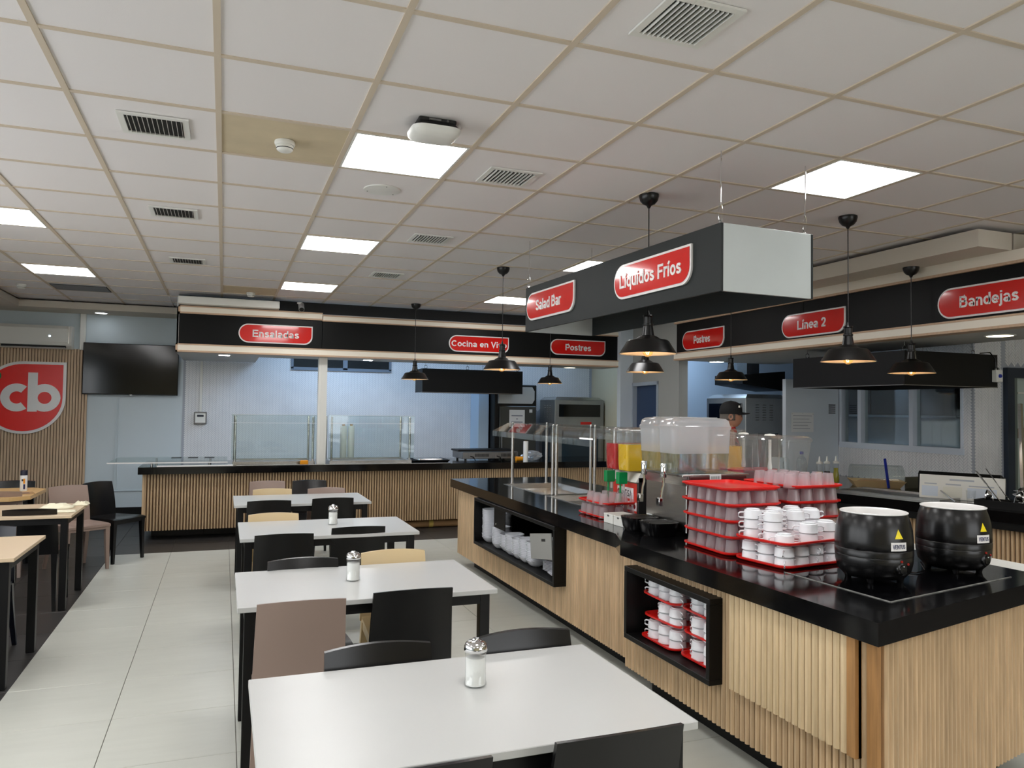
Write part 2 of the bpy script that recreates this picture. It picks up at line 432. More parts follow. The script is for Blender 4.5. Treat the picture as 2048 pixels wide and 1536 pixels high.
def _ribbon(mb, pts, hw, d, ox, sz):
    P = [Vector((x, y)) for x, y in pts]; n = len(P); closed = (P[0] - P[-1]).length < 1e-4
    if closed: P = P[:-1]; n -= 1
    L = []; R = []
    for k in range(n):
        a = P[k - 1] if (closed or k > 0) else None; b = P[(k + 1) % n] if (closed or k < n - 1) else None
        d1 = (P[k] - a).normalized() if a is not None else None; d2 = (b - P[k]).normalized() if b is not None else None
        if d1 is None: d1 = d2
        if d2 is None: d2 = d1
        n1 = Vector((-d1.y, d1.x)); n2 = Vector((-d2.y, d2.x)); m_ = (n1 + n2)
        m_ = m_.normalized() if m_.length > 1e-4 else n1
        k_ = min(1.0 / max(m_.dot(n1), 0.2), 2.2)
        L.append(P[k] + m_ * hw * k_); R.append(P[k] - m_ * hw * k_)
    vs = []
    for z in (-d, d):
        for q in L + R: vs.append(((ox + q.x) * sz, q.y * sz, z))
    fs = []; m2 = 2 * n
    for k in range(n if closed else n - 1):
        k2 = (k + 1) % n
        fs += [(m2 + k, m2 + n + k, m2 + n + k2, m2 + k2), (k, k2, n + k2, n + k), (k, m2 + k, m2 + k2, k2), (n + k, n + k2, m2 + n + k2, m2 + n + k)]
    if not closed: fs += [(0, n, m2 + n, m2), (n - 1, m2 + n - 1, m2 + 2 * n - 1, 2 * n - 1)]
    mb.add(vs, fs)
def text_mesh(txt, size, width=None, bold=0.062, depth=0.002, spacing=1.0, shear=0.0):
    mb = MB(); x = 0.0
    for ch in txt:
        adv, strokes = GLY[ch]
        for st in strokes: _ribbon(mb, st, bold, depth / 1.0, x, size)
        x += (adv + 0.035) * spacing
    me = bpy.data.meshes.new("lettering"); me.from_pydata([tuple(v) for v in mb.v], [], mb.f)
    xs = [v.co.x for v in me.vertices]; cx = (min(xs) + max(xs)) / 2; k = width / (max(xs) - min(xs)) if width else 1.0
    for v in me.vertices: v.co.x = (v.co.x - cx) * k; v.co.y -= 0.36 * size
    return me
def put_text(txt, size, parent, loc, rot, m, width=None, bold=0.062, depth=0.002, name="lettering", spacing=1.0, shear=0.0):
    me = text_mesh(txt, size, width, bold, depth, spacing, shear); me.materials.clear(); me.materials.append(m)
    o = bpy.data.objects.new(name, me); COL.objects.link(o); o.parent = parent; o.location = loc; o.rotation_euler = rot
    return o

# =================================================================== SETTING
XL, XR, YF, YB = -3.3, 9.6, -3.4, 12.0
# floor: a grout bed with tiles laid on it
fl = structure("floor", MB().box(XL, XR + 0.4, YF, YB, -0.06, -0.004), FGROUT)
tl_mesh = {}
def tile_obj(name, parent, x, y, w, d, z0, z1, m, gap=0.0015, key=None):
    key = (name, round(w, 4), round(d, 4), m.name)
    if key not in tl_mesh:
        mb = MB(); c = 0.0015
        x0, x1, y0, y1 = -w / 2 + gap, w / 2 - gap, -d / 2 + gap, d / 2 - gap
        lo, hi = (z0, z1)
        vs = [(x0, y0, lo), (x1, y0, lo), (x1, y1, lo), (x0, y1, lo), (x0, y0, hi - (c if hi > lo else -c)), (x1, y0, hi - (c if hi > lo else -c)), (x1, y1, hi - (c if hi > lo else -c)), (x0, y1, hi - (c if hi > lo else -c)),
              (x0 + c, y0 + c, hi), (x1 - c, y0 + c, hi), (x1 - c, y1 - c, hi), (x0 + c, y1 - c, hi)]
        fs = [(0, 1, 5, 4), (1, 2, 6, 5), (2, 3, 7, 6), (3, 0, 4, 7), (4, 5, 9, 8), (5, 6, 10, 9), (6, 7, 11, 10), (7, 4, 8, 11), (8, 9, 10, 11)]
        tl_mesh[key] = mb.add(vs, fs).mesh(name, m)
    return link(name, tl_mesh[key], parent, (x, y, 0))
TX0, TD = -1.105, 0.6
for i in range(-4, 12):
    for j in range(0, 20):
        x0 = TX0 + TD * i; y0 = 0.28 + TD * j - 0.02
        y1 = y0 + TD
        if i >= 9 and y0 < 3.0: continue
        if i >= 10 and y0 < 4.2: continue
        dark = x0 < -1.2 or y0 > 9.0
        if i >= 7: dark = False
        if j < 2 and (i > 5): continue
        tile_obj("floor_tile", fl, x0 + TD / 2, y0 + TD / 2, TD, TD, -0.004, 0.0, FLOORD if dark else FLOORL)
structure("floor_behind_camera", MB().box(XL, XR + 0.4, YF, 0.26, -0.02, 0.0), FLOORL).name = "floor.001"
bpy.data.objects["floor.001"]["kind"] = "structure"

# ceiling: backing, grid runners, tiles
ce = structure("ceiling", MB().box(XL, XR + 0.4, YF, YB, CEIL + 0.03, CEIL + 0.08), CEILT)
for i in range(-4, 17):
    if gx(i) > XR: break
    mb = MB().box(gx(i) - 0.013, gx(i) + 0.013, YF, YB if not (-1 < gx(i) < 5.6) else 10.3, CEIL - 0.002, CEIL + 0.012)
    link("main_runner", mb.mesh("main_runner", GRID), ce)
for j in range(-10, 15):
    y = gy(j)
    if y < YF: continue
    link("cross_runner", MB().box(XL, XR, y - 0.0125, y + 0.0125, CEIL - 0.0012, CEIL + 0.012).mesh("cross_runner", GRID), ce)
LIGHTS = {(2, 1), (-2, 5), (2, 5), (2, 9), (-2, 9), (6, 0), (6, 5), (6, 9), (2, -3), (-2, 1), (-2, -3), (6, -3), (2, -7), (-2, -7), (6, -7), (10, -3), (10, -7)}
BEIGE = {(1, 1), (1, 10)}
VENT_CELLS = {}
random.seed(3)
for i in range(-5, 16):
    for j in range(-10, 15):
        x0, x1, y0, y1 = gx(i), gx(i + 1), gy(j), gy(j + 1)
        if x0 > XR - 0.3 or x1 < XL or y1 > YB + 0.2 or (i, j) in LIGHTS: continue
        if j < -3 or (i > 9 and j < -1): continue
        if j < -1 and i < -2: continue
        if j > 8 and i > 9: continue
        o = tile_obj("ceiling_tile", ce, (x0 + x1) / 2, (y0 + y1) / 2, CDX, CDY, CEIL + 0.02, CEIL + 0.004 + 0.0,
                     CEILB if (i, j) in BEIGE else CEILT, gap=0.005)
        o.rotation_euler = (random.uniform(-1, 1) * 0.0016, random.uniform(-1, 1) * 0.0016, 0)
structure("ceiling_rear", MB().box(XL, XR, YF, gy(-3) - 0.02, CEIL + 0.004, CEIL + 0.02), CEILT, ce)
structure("ceiling_rear", MB().box(gx(10) + 0.03, XR, gy(-3), gy(-1), CEIL + 0.005, CEIL + 0.02), CEILT, ce)

# walls
def wall(name, x0, x1, y0, y1, z0, z1, m): return structure(name, MB().box(x0, x1, y0, y1, z0, z1), m)
lw_ = MB().box(XL - 0.15, XL, YF, -0.4, 0, 3.1).box(XL - 0.15, XL, 6.4, YB + 0.15, 0, 3.1).box(XL - 0.15, XL, -0.4, 6.4, 0, 0.85).box(XL - 0.15, XL, -0.4, 6.4, 2.6, 3.1)  # unseen wall; its openings are added to let world light onto left-facing surfaces
for y in (1.8, 4.1): lw_.box(XL - 0.15, XL, y, y + 0.1, 0.85, 2.6)
structure("wall_left", lw_, WALLG)
rear = MB().box(XL, XR, YF - 0.15, YF, 0, 0.8).box(XL, XR, YF - 0.15, YF, 2.65, 3.1).box(XL, 2.7, YF - 0.15, YF, 0.8, 2.65)  # out of view; openings added so daylight comes in from behind the camera
rear.box(4.9, 5.0, YF - 0.15, YF, 0.8, 2.65).box(6.6, XR, YF - 0.15, YF, 0.8, 2.65)
structure("wall_rear", rear, WALLC)
structure("roof", MB().box(XL - 0.2, XR + 0.2, YF - 0.2, YB + 0.2, 3.1, 3.15), WALLC)
wall("wall_right", XR, XR + 0.15, YF, YB + 0.15, 0, 3.1, WALLC)
wb = wall("wall_back", XL, 6.05, YB, YB + 0.15, 0, 3.1, WALLG)
# aisle wall with the blue door between the two serving lines
def qwall(name, p, q, z0, z1, th, m, parent=None):
    d = Vector((q[0] - p[0], q[1] - p[1])).normalized(); n = Vector((-d.y, d.x)) * th
    return structure(name, MB().prism([p, q, (q[0] + n.x, q[1] + n.y), (p[0] + n.x, p[1] + n.y)], z0, z1), m, parent)
WA, WB_, WC = (6.02, 12.0), (5.66, 10.0), (5.40, 8.30)
qwall("wall_aisle_left", WB_, WA, 0, 2.98, -0.12, WALLC).name = "wall_aisle"
dv = Vector((WC[0] - WB_[0], WC[1] - WB_[1])); 
def onw(t, off=0.0):
    n = Vector((dv.y, -dv.x)).normalized() if True else None
    return (WB_[0] + dv.x * t + n.x * off, WB_[1] + dv.y * t + n.y * off)
T0, T1 = 0.04, 0.62
w2 = qwall("wall_aisle_right", onw(T1), onw(1.0), 0, 2.98, 0.12, mat("wall_grey", rgb(158, 160, 156), 0.6)); 
qwall("wall_over_door", onw(0), onw(T1), 2.04, 2.98, 0.12, mat("wall_grey", rgb(158, 160, 156)), w2)
qwall("wall_jamb", onw(0), onw(T0), 0, 2.04, 0.12, mat("wall_grey", rgb(158, 160, 156)), w2)
d1 = qwall("door_1", onw(T0 + 0.03, -0.05), onw(T1 - 0.02, -0.05), 0.01, 2.0, 0.04, DOORB)
for (a, b, z0, z1) in ((T0, T0 + 0.045, 0, 2.04), (T1 - 0.03, T1, 0, 2.04), (T0, T1, 1.99, 2.04)):
    qwall("door_frame", onw(a, 0.012), onw(b, 0.012), z0, z1, 0.13, FRAMEA, d1)
structure("door_handle", MB().tube([(onw(0.2, 0.0)[0], onw(0.2, 0.0)[1], 1.02), (onw(0.2, 0.06)[0], onw(0.2, 0.06)[1], 1.02), (onw(0.26, 0.06)[0], onw(0.26, 0.06)[1], 1.02)], 0.009, 6), CHROME, d1)

# herringbone tiles (too small to pick apart): one mesh per wall
def herring(name, parent, u0, u1, v0, v1, place, skip=None, L=0.066, W=0.022, th=0.003, g=0.0012):
    mb = MB(); s2 = sqrt(0.5)
    cu, cv = (u0 + u1) / 2, (v0 + v1) / 2; R = hypot(u1 - u0, v1 - v0) / 2 + 0.1
    nb = int(R / (L * sqrt(2))) + 2; na = int(R / (W * sqrt(2))) + 2
    for b in range(-nb, nb + 1):
        for a in range(-na, na + 1):
            ox, oy = a * W + b * L, a * W - b * L
            for (x0, x1, y0, y1) in ((0, L, 0, W), (0, W, W, W + L)):
                q = []
                mx, my = ox + (x0 + x1) / 2, oy + (y0 + y1) / 2
                mu, mv = (mx - my) * s2 + cu, (mx + my) * s2 + cv
                if not (u0 + 0.02 < mu < u1 - 0.02 and v0 + 0.02 < mv < v1 - 0.02): continue
                if skip and any(k[0] - 0.02 < mu < k[1] + 0.02 and k[2] - 0.02 < mv < k[3] + 0.02 for k in skip): continue
                pts = [(ox + x0 + g, oy + y0 + g), (ox + x1 - g, oy + y0 + g), (ox + x1 - g, oy + y1 - g), (ox + x0 + g, oy + y1 - g)]
                uv = [((x - y) * s2 + cu, (x + y) * s2 + cv) for x, y in pts]
                ccu, ccv = sum(p[0] for p in uv) / 4, sum(p[1] for p in uv) / 4
                vs = [place(u, v, 0.0) for u, v in uv] + [place(u + (ccu - u) * 0.04, v + (ccv - v) * 0.04, th) for u, v in uv]
                mb.add(vs, [(4, 5, 6, 7), (0, 1, 5, 4), (1, 2, 6, 5), (2, 3, 7, 6), (3, 0, 4, 7)])
    me = bpy.data.meshes.new(name); me.from_pydata([tuple(p) for p in mb.v], [], mb.f); me.materials.append(HERR)
    o = link(name, me, parent); o["kind"] = "stuff"
    return o
HX0 = -0.56
gb = structure("wall_backing", MB().box(HX0, 6.02, YB - 0.006, YB, 0.3, 2.95), GROUT, wb)
WINS = [(0.95, 1.74, 2.205, 2.62), (1.76, 2.46, 2.205, 2.62)]
herring("herringbone_tiles", wb, HX0, 4.0, 0.78, 2.9, lambda u, v, t: (u, YB - 0.007 - t, v), skip=[(0.97, 2.44, 2.23, 2.60)])
herring("herringbone_tiles", wb, 4.0, 6.0, 1.6, 2.9, lambda u, v, t: (u, YB - 0.007 - t, v))
for k, (x0, x1, z0, z1) in enumerate(WINS):
    w = structure("window_%d" % (k + 1), MB().box(x0 + 0.02, x1 - 0.02, YB - 0.015, YB - 0.009, z0 + 0.02, z1 - 0.02), DGLASS)
    f = MB()
    f.box(x0 - 0.01, x1 + 0.01, YB - 0.03, YB - 0.007, z0 - 0.02, z0 + 0.025).box(x0 - 0.01, x1 + 0.01, YB - 0.03, YB - 0.007, z1 - 0.025, z1 + 0.01)
    f.box(x0 - 0.01, x0 + 0.025, YB - 0.03, YB - 0.007, z0, z1).box(x1 - 0.025, x1 + 0.01, YB - 0.03, YB - 0.007, z0, z1)
    structure("window_frame", f, mat("window_frame_grey", rgb(110, 122, 136), 0.4), w)

# wooden slat cladding of the back wall (left), black skirting
tw = structure("trim_1", MB().box(XL, -1.78, YB - 0.02, YB - 0.001, 0.18, 2.38), WOODG)
slat_shapes = {}
def slat_mesh(w, d, h, m, name="slat", rnd=0.3):
    k = (round(w, 4), round(d, 4), round(h, 4), m.name, name)
    if k not in slat_shapes:
        c = w * rnd
        poly = [(-w / 2, 0), (w / 2, 0), (w / 2, -d * 0.55), (w / 2 - c, -d), (-w / 2 + c, -d), (-w / 2, -d * 0.55)]
        slat_shapes[k] = MB().prism(poly, 0, h).mesh(name, m)
    return slat_shapes[k]
n = 0; x = XL + 0.02
mb = MB()
while x < -1.8:
    mb.box(x, x + 0.027, YB - 0.036, YB - 0.02, 0.18, 2.38); x += 0.036
o = structure("wall_slats", mb, WOODL, tw); o["kind"] = "stuff"
structure("baseboard_back", MB().cbox(XL, -0.8, YB - 0.03, YB, 0, 0.18, 0.004), BLACKB)
structure("baseboard_left", MB().cbox(XL, XL + 0.015, YF, YB - 0.04, 0, 0.12, 0.004), BLACKB)
# framed panel outline on the grey wall
pf = MB()
pf.box(-1.42, -1.405, YB - 0.012, YB, 0.42, 1.74).box(-1.385, -1.375, YB - 0.012, YB, 0.44, 1.74).box(-1.42, -0.62, YB - 0.012, YB, 0.405, 0.42)
structure("trim_2", pf, WALLG)

# lowered border of the ceiling (left and back-left)
co = MB()
co.box(-2.5, -0.58, 11.38, YB, 2.875, 2.96)
co.box(XL, -2.5, 4.0, YB, 2.875, 2.96)
structure("ceiling_border_left", co, COFFER).name = "trim_3"
# lowered border on the right
co = MB()
co.prism([(4.98, 3.86), (5.32, 3.86), (5.32, 9.9), (4.98, 9.9)], 2.83, 2.955)
co.prism([(5.34, 3.86), (9.2, 3.86), (9.2, 8.2), (5.34, 8.2)], 2.83, 2.955)
structure("ceiling_border_right", co, COFFER).name = "trim_4"
# dark recess between ceiling and fascia at the back
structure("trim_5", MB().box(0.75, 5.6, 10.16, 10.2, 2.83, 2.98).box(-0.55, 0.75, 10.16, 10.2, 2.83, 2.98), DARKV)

# ------------------------------------------------------------------ fascias with signs
def fascia_back():
    t = Thing("serving_line_fascia", "long black fascia with cream and wood edging above the back serving line", "fascia", (0, 0, 0), world=True)
    Y = 10.0
    t.part("panel", MB().cbox(-0.53, 1.158, Y, Y + 0.05, 2.37, 2.735, 0.002), BAND)
    t.part("panel", MB().cbox(1.162, 5.60, Y, Y + 0.05, 2.36, 2.725, 0.002), BAND)
    for (x0, x1, za, zb) in ((-0.56, 5.62, 2.27, 2.37),):
        a = MB(); a.box(x0, x1, Y - 0.035, Y + 0.1, za, za + 0.02).box(x0, x1, Y - 0.035, Y + 0.1, zb - 0.015, zb).box(x0, x0 + 0.02, Y - 0.035, Y + 0.1, za, zb)
        t.part("wood_trim", a, TRIMW)
        t.part("cream_trim", MB().box(x0 + 0.02, x1, Y - 0.028, Y + 0.08, za + 0.02, zb - 0.015), TRIMC)
    a = MB().box(-0.54, 1.16, Y - 0.03, Y + 0.08, 2.735, 2.755).box(-0.54, 1.16, Y - 0.03, Y + 0.08, 2.815, 2.832).box(-0.54, -0.52, Y - 0.03, Y + 0.08, 2.735, 2.832)
    a.box(1.16, 5.62, Y - 0.03, Y + 0.08, 2.725, 2.740).box(1.16, 5.3, Y - 0.03, Y + 0.08, 2.79, 2.805)
    t.part("wood_trim", a, TRIMW)
    t.part("cream_trim", MB().box(-0.52, 1.155, Y - 0.024, Y + 0.06, 2.755, 2.815).box(1.165, 5.62, Y - 0.024, Y + 0.06, 2.74, 2.79), TRIMC)
    # lining behind the fascia
    t.part("soffit", MB().box(-0.56, 5.5, Y + 0.1, 10.62, 2.272, 2.29).box(-0.56, 0.42, 10.62, 11.96, 2.272, 2.29).box(-0.56, 5.5, Y + 0.1, Y + 0.12, 2.29, 2.83).box(-0.56, -0.54, Y + 0.1, 11.96, 2.29, 2.95), mat("soffit_white", rgb(198, 198, 194), 0.7))
    return t
fb = fascia_back()
solid("duct_cover", MB().cbox(-0.54, 0.62, 9.84, 10.10, 2.84, 2.93, 0.006), OFFW, (0.05, 9.97, 2.84), "long white metal duct cover above the left end of the back fascia", "duct")
def fascia_right():
    t = Thing("serving_line_fascia", "long black fascia with cream and wood edging above the right serving line", "fascia", (0, 0, 0), world=True)
    X = 5.33; y0, y1 = 2.6, 8.27
    t.part("panel", MB().cbox(X, X + 0.05, 6.0, y1 - 0.02, 2.365, 2.73, 0.002), BAND)
    t.part("panel", MB().cbox(X, X + 0.05, y0, 5.996, 2.365, 2.73, 0.002), BAND)
    a = MB(); a.box(X - 0.035, X + 0.1, y0, y1, 2.27, 2.29).box(X - 0.035, X + 0.1, y0, y1, 2.35, 2.365).box(X - 0.03, X + 0.08, y0, y1, 2.73, 2.75)
    t.part("wood_trim", a, TRIMW)
    t.part("cream_trim", MB().box(X - 0.028, X + 0.08, y0, y1, 2.29, 2.35).box(X - 0.02, X + 0.06, y0, y1, 2.75, 2.83), TRIMC)
    t.part("soffit", MB().box(X + 0.1, 6.25, y0, y1 - 0.02, 2.272, 2.29).box(X + 0.1, X + 0.12, y0, y1, 2.29, 2.83).box(6.25, 6.9, 6.45, y1 - 0.02, 2.274, 2.288), mat("soffit_white", rgb(198, 198, 194)))
    return t
fascia_right()

def sign(txt, label, P, rot, w=0.87, h=0.235, tw=None, size=0.12):
    """leaf-shaped panel: two round ends on the left, square top right corner; faces local -Y"""
    t = Thing("station_sign", label, "sign", P, rot, "red station signs")
    def outline(w, h, r, rb, k=0.0):
        pts = []
        for i in range(9): a = pi / 2 + pi / 2 * i / 8; pts.append((-w / 2 + r + r * cos(a), h / 2 - r + r * sin(a)))
        for i in range(9): a = pi + pi / 2 * i / 8; pts.append((-w / 2 + r + r * cos(a), -h / 2 + r + r * sin(a)))
        for i in range(9): a = -pi / 2 + pi / 2 * i / 8; pts.append((w / 2 - rb + rb * cos(a), -h / 2 + rb + rb * sin(a)))
        pts.append((w / 2, h / 2))
        return pts
    o1 = outline(w, h, h * 0.5 - 0.001, h * 0.42); o2 = outline(w - 0.028, h - 0.028, (h - 0.028) * 0.5 - 0.001, h * 0.40)
    t.part("border", MB().extr(o1, 1, -0.012, 0.0), SIGNW)
    t.part("face", MB().extr(o2, 1, -0.016, -0.010), RED)
    put_text(txt, size, t.o, (-0.0, -0.0165, 0.0), (pi / 2, 0, 0), SIGNW, width=tw, bold=0.062, depth=0.004)
    return t
sign("Ensaladas", "red sign reading Ensaladas on the back fascia", (0.593, 9.998, 2.532), 0, 0.89, 0.235, 0.56, 0.125)
sign("Cocina en Vivo", "red sign reading Cocina en Vivo on the back fascia", (3.28, 9.998, 2.52), 0, 0.87, 0.225, 0.80, 0.112)
sign("Postres", "red sign reading Postres on the back fascia, beyond the hanging box", (4.79, 9.998, 2.535), 0, 0.88, 0.225, 0.41, 0.125)
sign("Postres", "red sign reading Postres at the far end of the right fascia", (5.328, 7.68, 2.498), -pi / 2, 0.84, 0.235, 0.33, 0.125)
sign("Línea 2", "red sign reading Línea 2 on the right fascia", (5.328, 5.87, 2.50), -pi / 2, 0.85, 0.235, 0.38, 0.125)
sign("Bandejas", "red sign reading Bandejas at the near end of the right fascia", (5.328, 4.04, 2.505), -pi / 2, 0.87, 0.24, 0.47, 0.125)

# grey hanging box frame (four boards, open underneath)
BR = radians(2.65)
hb = Thing("hanging_fascia_box", "big grey open-bottomed fascia box hung over the island counter", "hanging box", (2.36, 3.25, 2.25), BR)
LB, WB2, HB = 2.42, 0.62, 0.352
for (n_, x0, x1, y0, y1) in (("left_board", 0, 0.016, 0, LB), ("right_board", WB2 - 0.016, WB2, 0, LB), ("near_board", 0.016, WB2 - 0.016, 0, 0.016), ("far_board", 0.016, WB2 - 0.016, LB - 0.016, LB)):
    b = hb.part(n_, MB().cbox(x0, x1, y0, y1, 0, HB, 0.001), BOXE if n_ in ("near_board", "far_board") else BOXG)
for (x, y) in ((0.012, 0.02), (WB2 - 0.04, 0.02), (0.012, LB - 0.03), (WB2 - 0.04, LB - 0.03)):
    top = CEIL - 2.25 - 0.003
    mb = MB().tube([(x, y, HB + 0.11), (x + 0.004, y, top)], 0.0035, 6)
    mb.tube([(x + 0.012 * sin(a * pi / 6), y, HB + 0.055 + 0.05 * cos(a * pi / 6)) for a in range(12)], 0.0028, 5, closed=True)
    mb.tube([(x + 0.008 * sin(a * pi / 4), y, HB + 0.002 + 0.012 * cos(a * pi / 4)) for a in range(8)], 0.003, 5, closed=True)
    hb.part("hanger", mb, CHROME)
bx = lambda yy: (2.36 - sin(BR) * (yy - 3.25) / cos(BR))
sign("Salad Bar", "red sign reading Salad Bar on the grey hanging box", (bx(5.22) - 0.001, 5.22, 2.435), BR - pi / 2, 0.80, 0.215, 0.42, 0.115)
sign("Líquidos Fríos", "red sign reading Líquidos Fríos on the grey hanging box", (bx(3.88) - 0.001, 3.88, 2.43), BR - pi / 2, 0.80, 0.215, 0.64, 0.115)

# ------------------------------------------------------------------ ceiling fittings
first = None
LAB = {(2, 1): "nearest lit square ceiling panel left of the hanging box", (-2, 5): "lit ceiling panel cut by the left picture edge", (2, 5): "lit ceiling panel in the middle, second from the camera",
       (2, 9): "small far lit ceiling panel before the Ensaladas sign", (-2, 9): "far left lit ceiling panel over the air conditioner side", (6, 0): "large lit ceiling panel on the right over the hanging box",
       (6, 5): "lit ceiling panel just behind the top edge of the hanging box", (6, 9): "farthest lit ceiling panel, partly behind the hanging box"}
for (i, j) in sorted(LIGHTS):
    x, y = gx(i) + CDX / 2, gy(j) + CDY / 2
    if first is None:
        t = Thing("ceiling_light_panel", "lit square ceiling panel behind the camera", "ceiling light", (x, y, CEIL))
        t.part("diffuser", MB().box(-CDX / 2 + 0.026, CDX / 2 - 0.026, -CDY / 2 + 0.026, CDY / 2 - 0.026, 0.0, 0.010), EMP)
        f = MB()
        for (a, b, c, d) in ((-CDX / 2 + 0.014, CDX / 2 - 0.014, -CDY / 2 + 0.014, -CDY / 2 + 0.026), (-CDX / 2 + 0.014, CDX / 2 - 0.014, CDY / 2 - 0.026, CDY / 2 - 0.014),
                             (-CDX / 2 + 0.014, -CDX / 2 + 0.026, -CDY / 2 + 0.026, CDY / 2 - 0.026), (CDX / 2 - 0.026, CDX / 2 - 0.014, -CDY / 2 + 0.026, CDY / 2 - 0.026)):
            f.box(a, b, c, d, -0.003, 0.012)
        t.part("frame", f, OFFW)
        first = t.o; t.o["group"] = "square ceiling light panels"
        o = t.o
    else: o = dup(first, loc=(x, y, CEIL))
    o["label"] = LAB.get((i, j), "lit square ceiling panel behind the camera")

def vent(x, y, w, d, label, n=11, group="ceiling air vents"):
    t = Thing("ceiling_vent", label, "vent", (x, y, CEIL), 0, group)
    b = 0.028; z = 0.002
    f = MB()
    f.box(-w / 2, w / 2, -d / 2, -d / 2 + b, -0.006, z).box(-w / 2, w / 2, d / 2 - b, d / 2, -0.006, z)
    f.box(-w / 2, -w / 2 + b, -d / 2 + b, d / 2 - b, -0.006, z).box(w / 2 - b, w / 2, -d / 2 + b, d / 2 - b, -0.006, z)
    t.part("frame", f, OFFW)
    t.part("backing", MB().box(-w / 2 + b, w / 2 - b, -d / 2 + b, d / 2 - b, 0.0005, 0.0035), DARKV)
    iw = w - 2 * b
    for k in range(n):
        cx_ = -iw / 2 + iw * (k + 0.7) / n
        M = Matrix.Translation((cx_, 0, -0.004)) @ Matrix.Rotation(radians(84), 4, 'Y')
        t.part("slat", MB().box(-0.007, 0.007, -d / 2 + b, d / 2 - b, -0.0008, 0.0008, M), OFFW)
vent(-0.345, 4.04, 0.31, 0.29, "square ceiling air vent nearest on the left side of the ceiling", 12)
vent(-0.36, 5.83, 0.31, 0.29, "ceiling air vent second from the camera in the left row", 11)
vent(-0.35, 7.75, 0.31, 0.29, "farthest ceiling air vent of the left row", 11)
vent(1.52, 4.13, 0.31, 0.29, "ceiling air vent right beside the nearest light panel", 11)
vent(1.51, 5.90, 0.31, 0.29, "ceiling air vent right beside the middle light panel", 11)
vent(1.52, 7.70, 0.31, 0.29, "farthest ceiling air vent of the middle row", 11)
vent(1.47, 2.23, 0.29, 0.29, "largest ceiling air vent at the top picture edge", 12)
def dark_vent():
    x0, x1, y0, y1 = gx(-2), gx(-1), gy(11) + 0.1, gy(12)
    t = Thing("return_air_grille", "dark wide air grille far left in the ceiling", "vent", ((x0 + x1) / 2, (y0 + y1) / 2, CEIL))
    t.part("backing", MB().box(-0.29, 0.29, -0.22, 0.22, 0.0, 0.003), DARKV)
    for k in range(14): t.part("slat", MB().box(-0.28, 0.28, -0.205 + k * 0.03, -0.197 + k * 0.03, -0.006, -0.001), STEELD)
dark_vent()
def smoke(x, y, z, label):
    t = Thing("smoke_detector", label, "smoke detector", (x, y, z), 0, "smoke detectors")
    t.part("base", MB().lathe([(0.05, 0), (0.052, -0.012), (0.048, -0.022)], 20), OFFW)
    t.part("sensor_head", MB().lathe([(0.042, -0.022), (0.044, -0.03), (0.040, -0.044), (0.030, -0.052), (0.0, -0.053)], 20), OFFW)
    t.part("slot_ring", MB().lathe([(0.0425, -0.036), (0.0415, -0.040)], 20), DARKV)
smoke(0.26, 4.03, CEIL + 0.002, "round white smoke detector on the beige ceiling tile")
smoke(0.27, 9.62, CEIL + 0.002, "small far smoke detector on the ceiling above the Ensaladas sign")
smoke(-2.20, 10.1, CEIL + 0.002, "small smoke detector at the far left of the ceiling")
t = Thing("ceiling_speaker", "flat round white ceiling speaker cover behind the nearest light panel", "speaker", (0.89, 4.69, CEIL + 0.003))
t.part("cover", MB().lathe([(0.115, 0), (0.112, -0.006), (0.10, -0.008), (0.0, -0.008)], 32), OFFW)
for a in (0.6, 2.7, 4.8): t.part("screw", MB().lathe([(0.004, -0.008), (0.003, -0.011)], 8, (0.095 * cos(a), 0.095 * sin(a), 0)), STEELD)
t = Thing("wireless_access_point", "squarish white wireless unit with a black bracket before the nearest light panel", "access point", (0.905, 3.50, CEIL + 0.003))
t.part("bracket", MB().cbox(-0.09, 0.09, -0.08, 0.07, -0.02, 0, 0.004), DARKV)
t.part("body", MB().rrect([(0.012, -0.022), (0.002, -0.038)], 0.225, 0.20, 0.05), BLACKB)
t.part("cover", MB().rrect([(0.0, -0.040), (0.004, -0.058), (0.02, -0.072), (0.05, -0.080)], 0.235, 0.205, 0.055), OFFW)
for (px_, w_) in ((-0.045, 0.06), (0.04, 0.012)): t.part("connector", MB().cbox(px_, px_ + w_, -0.085, -0.07, -0.016, -0.004, 0.002), STEELD)

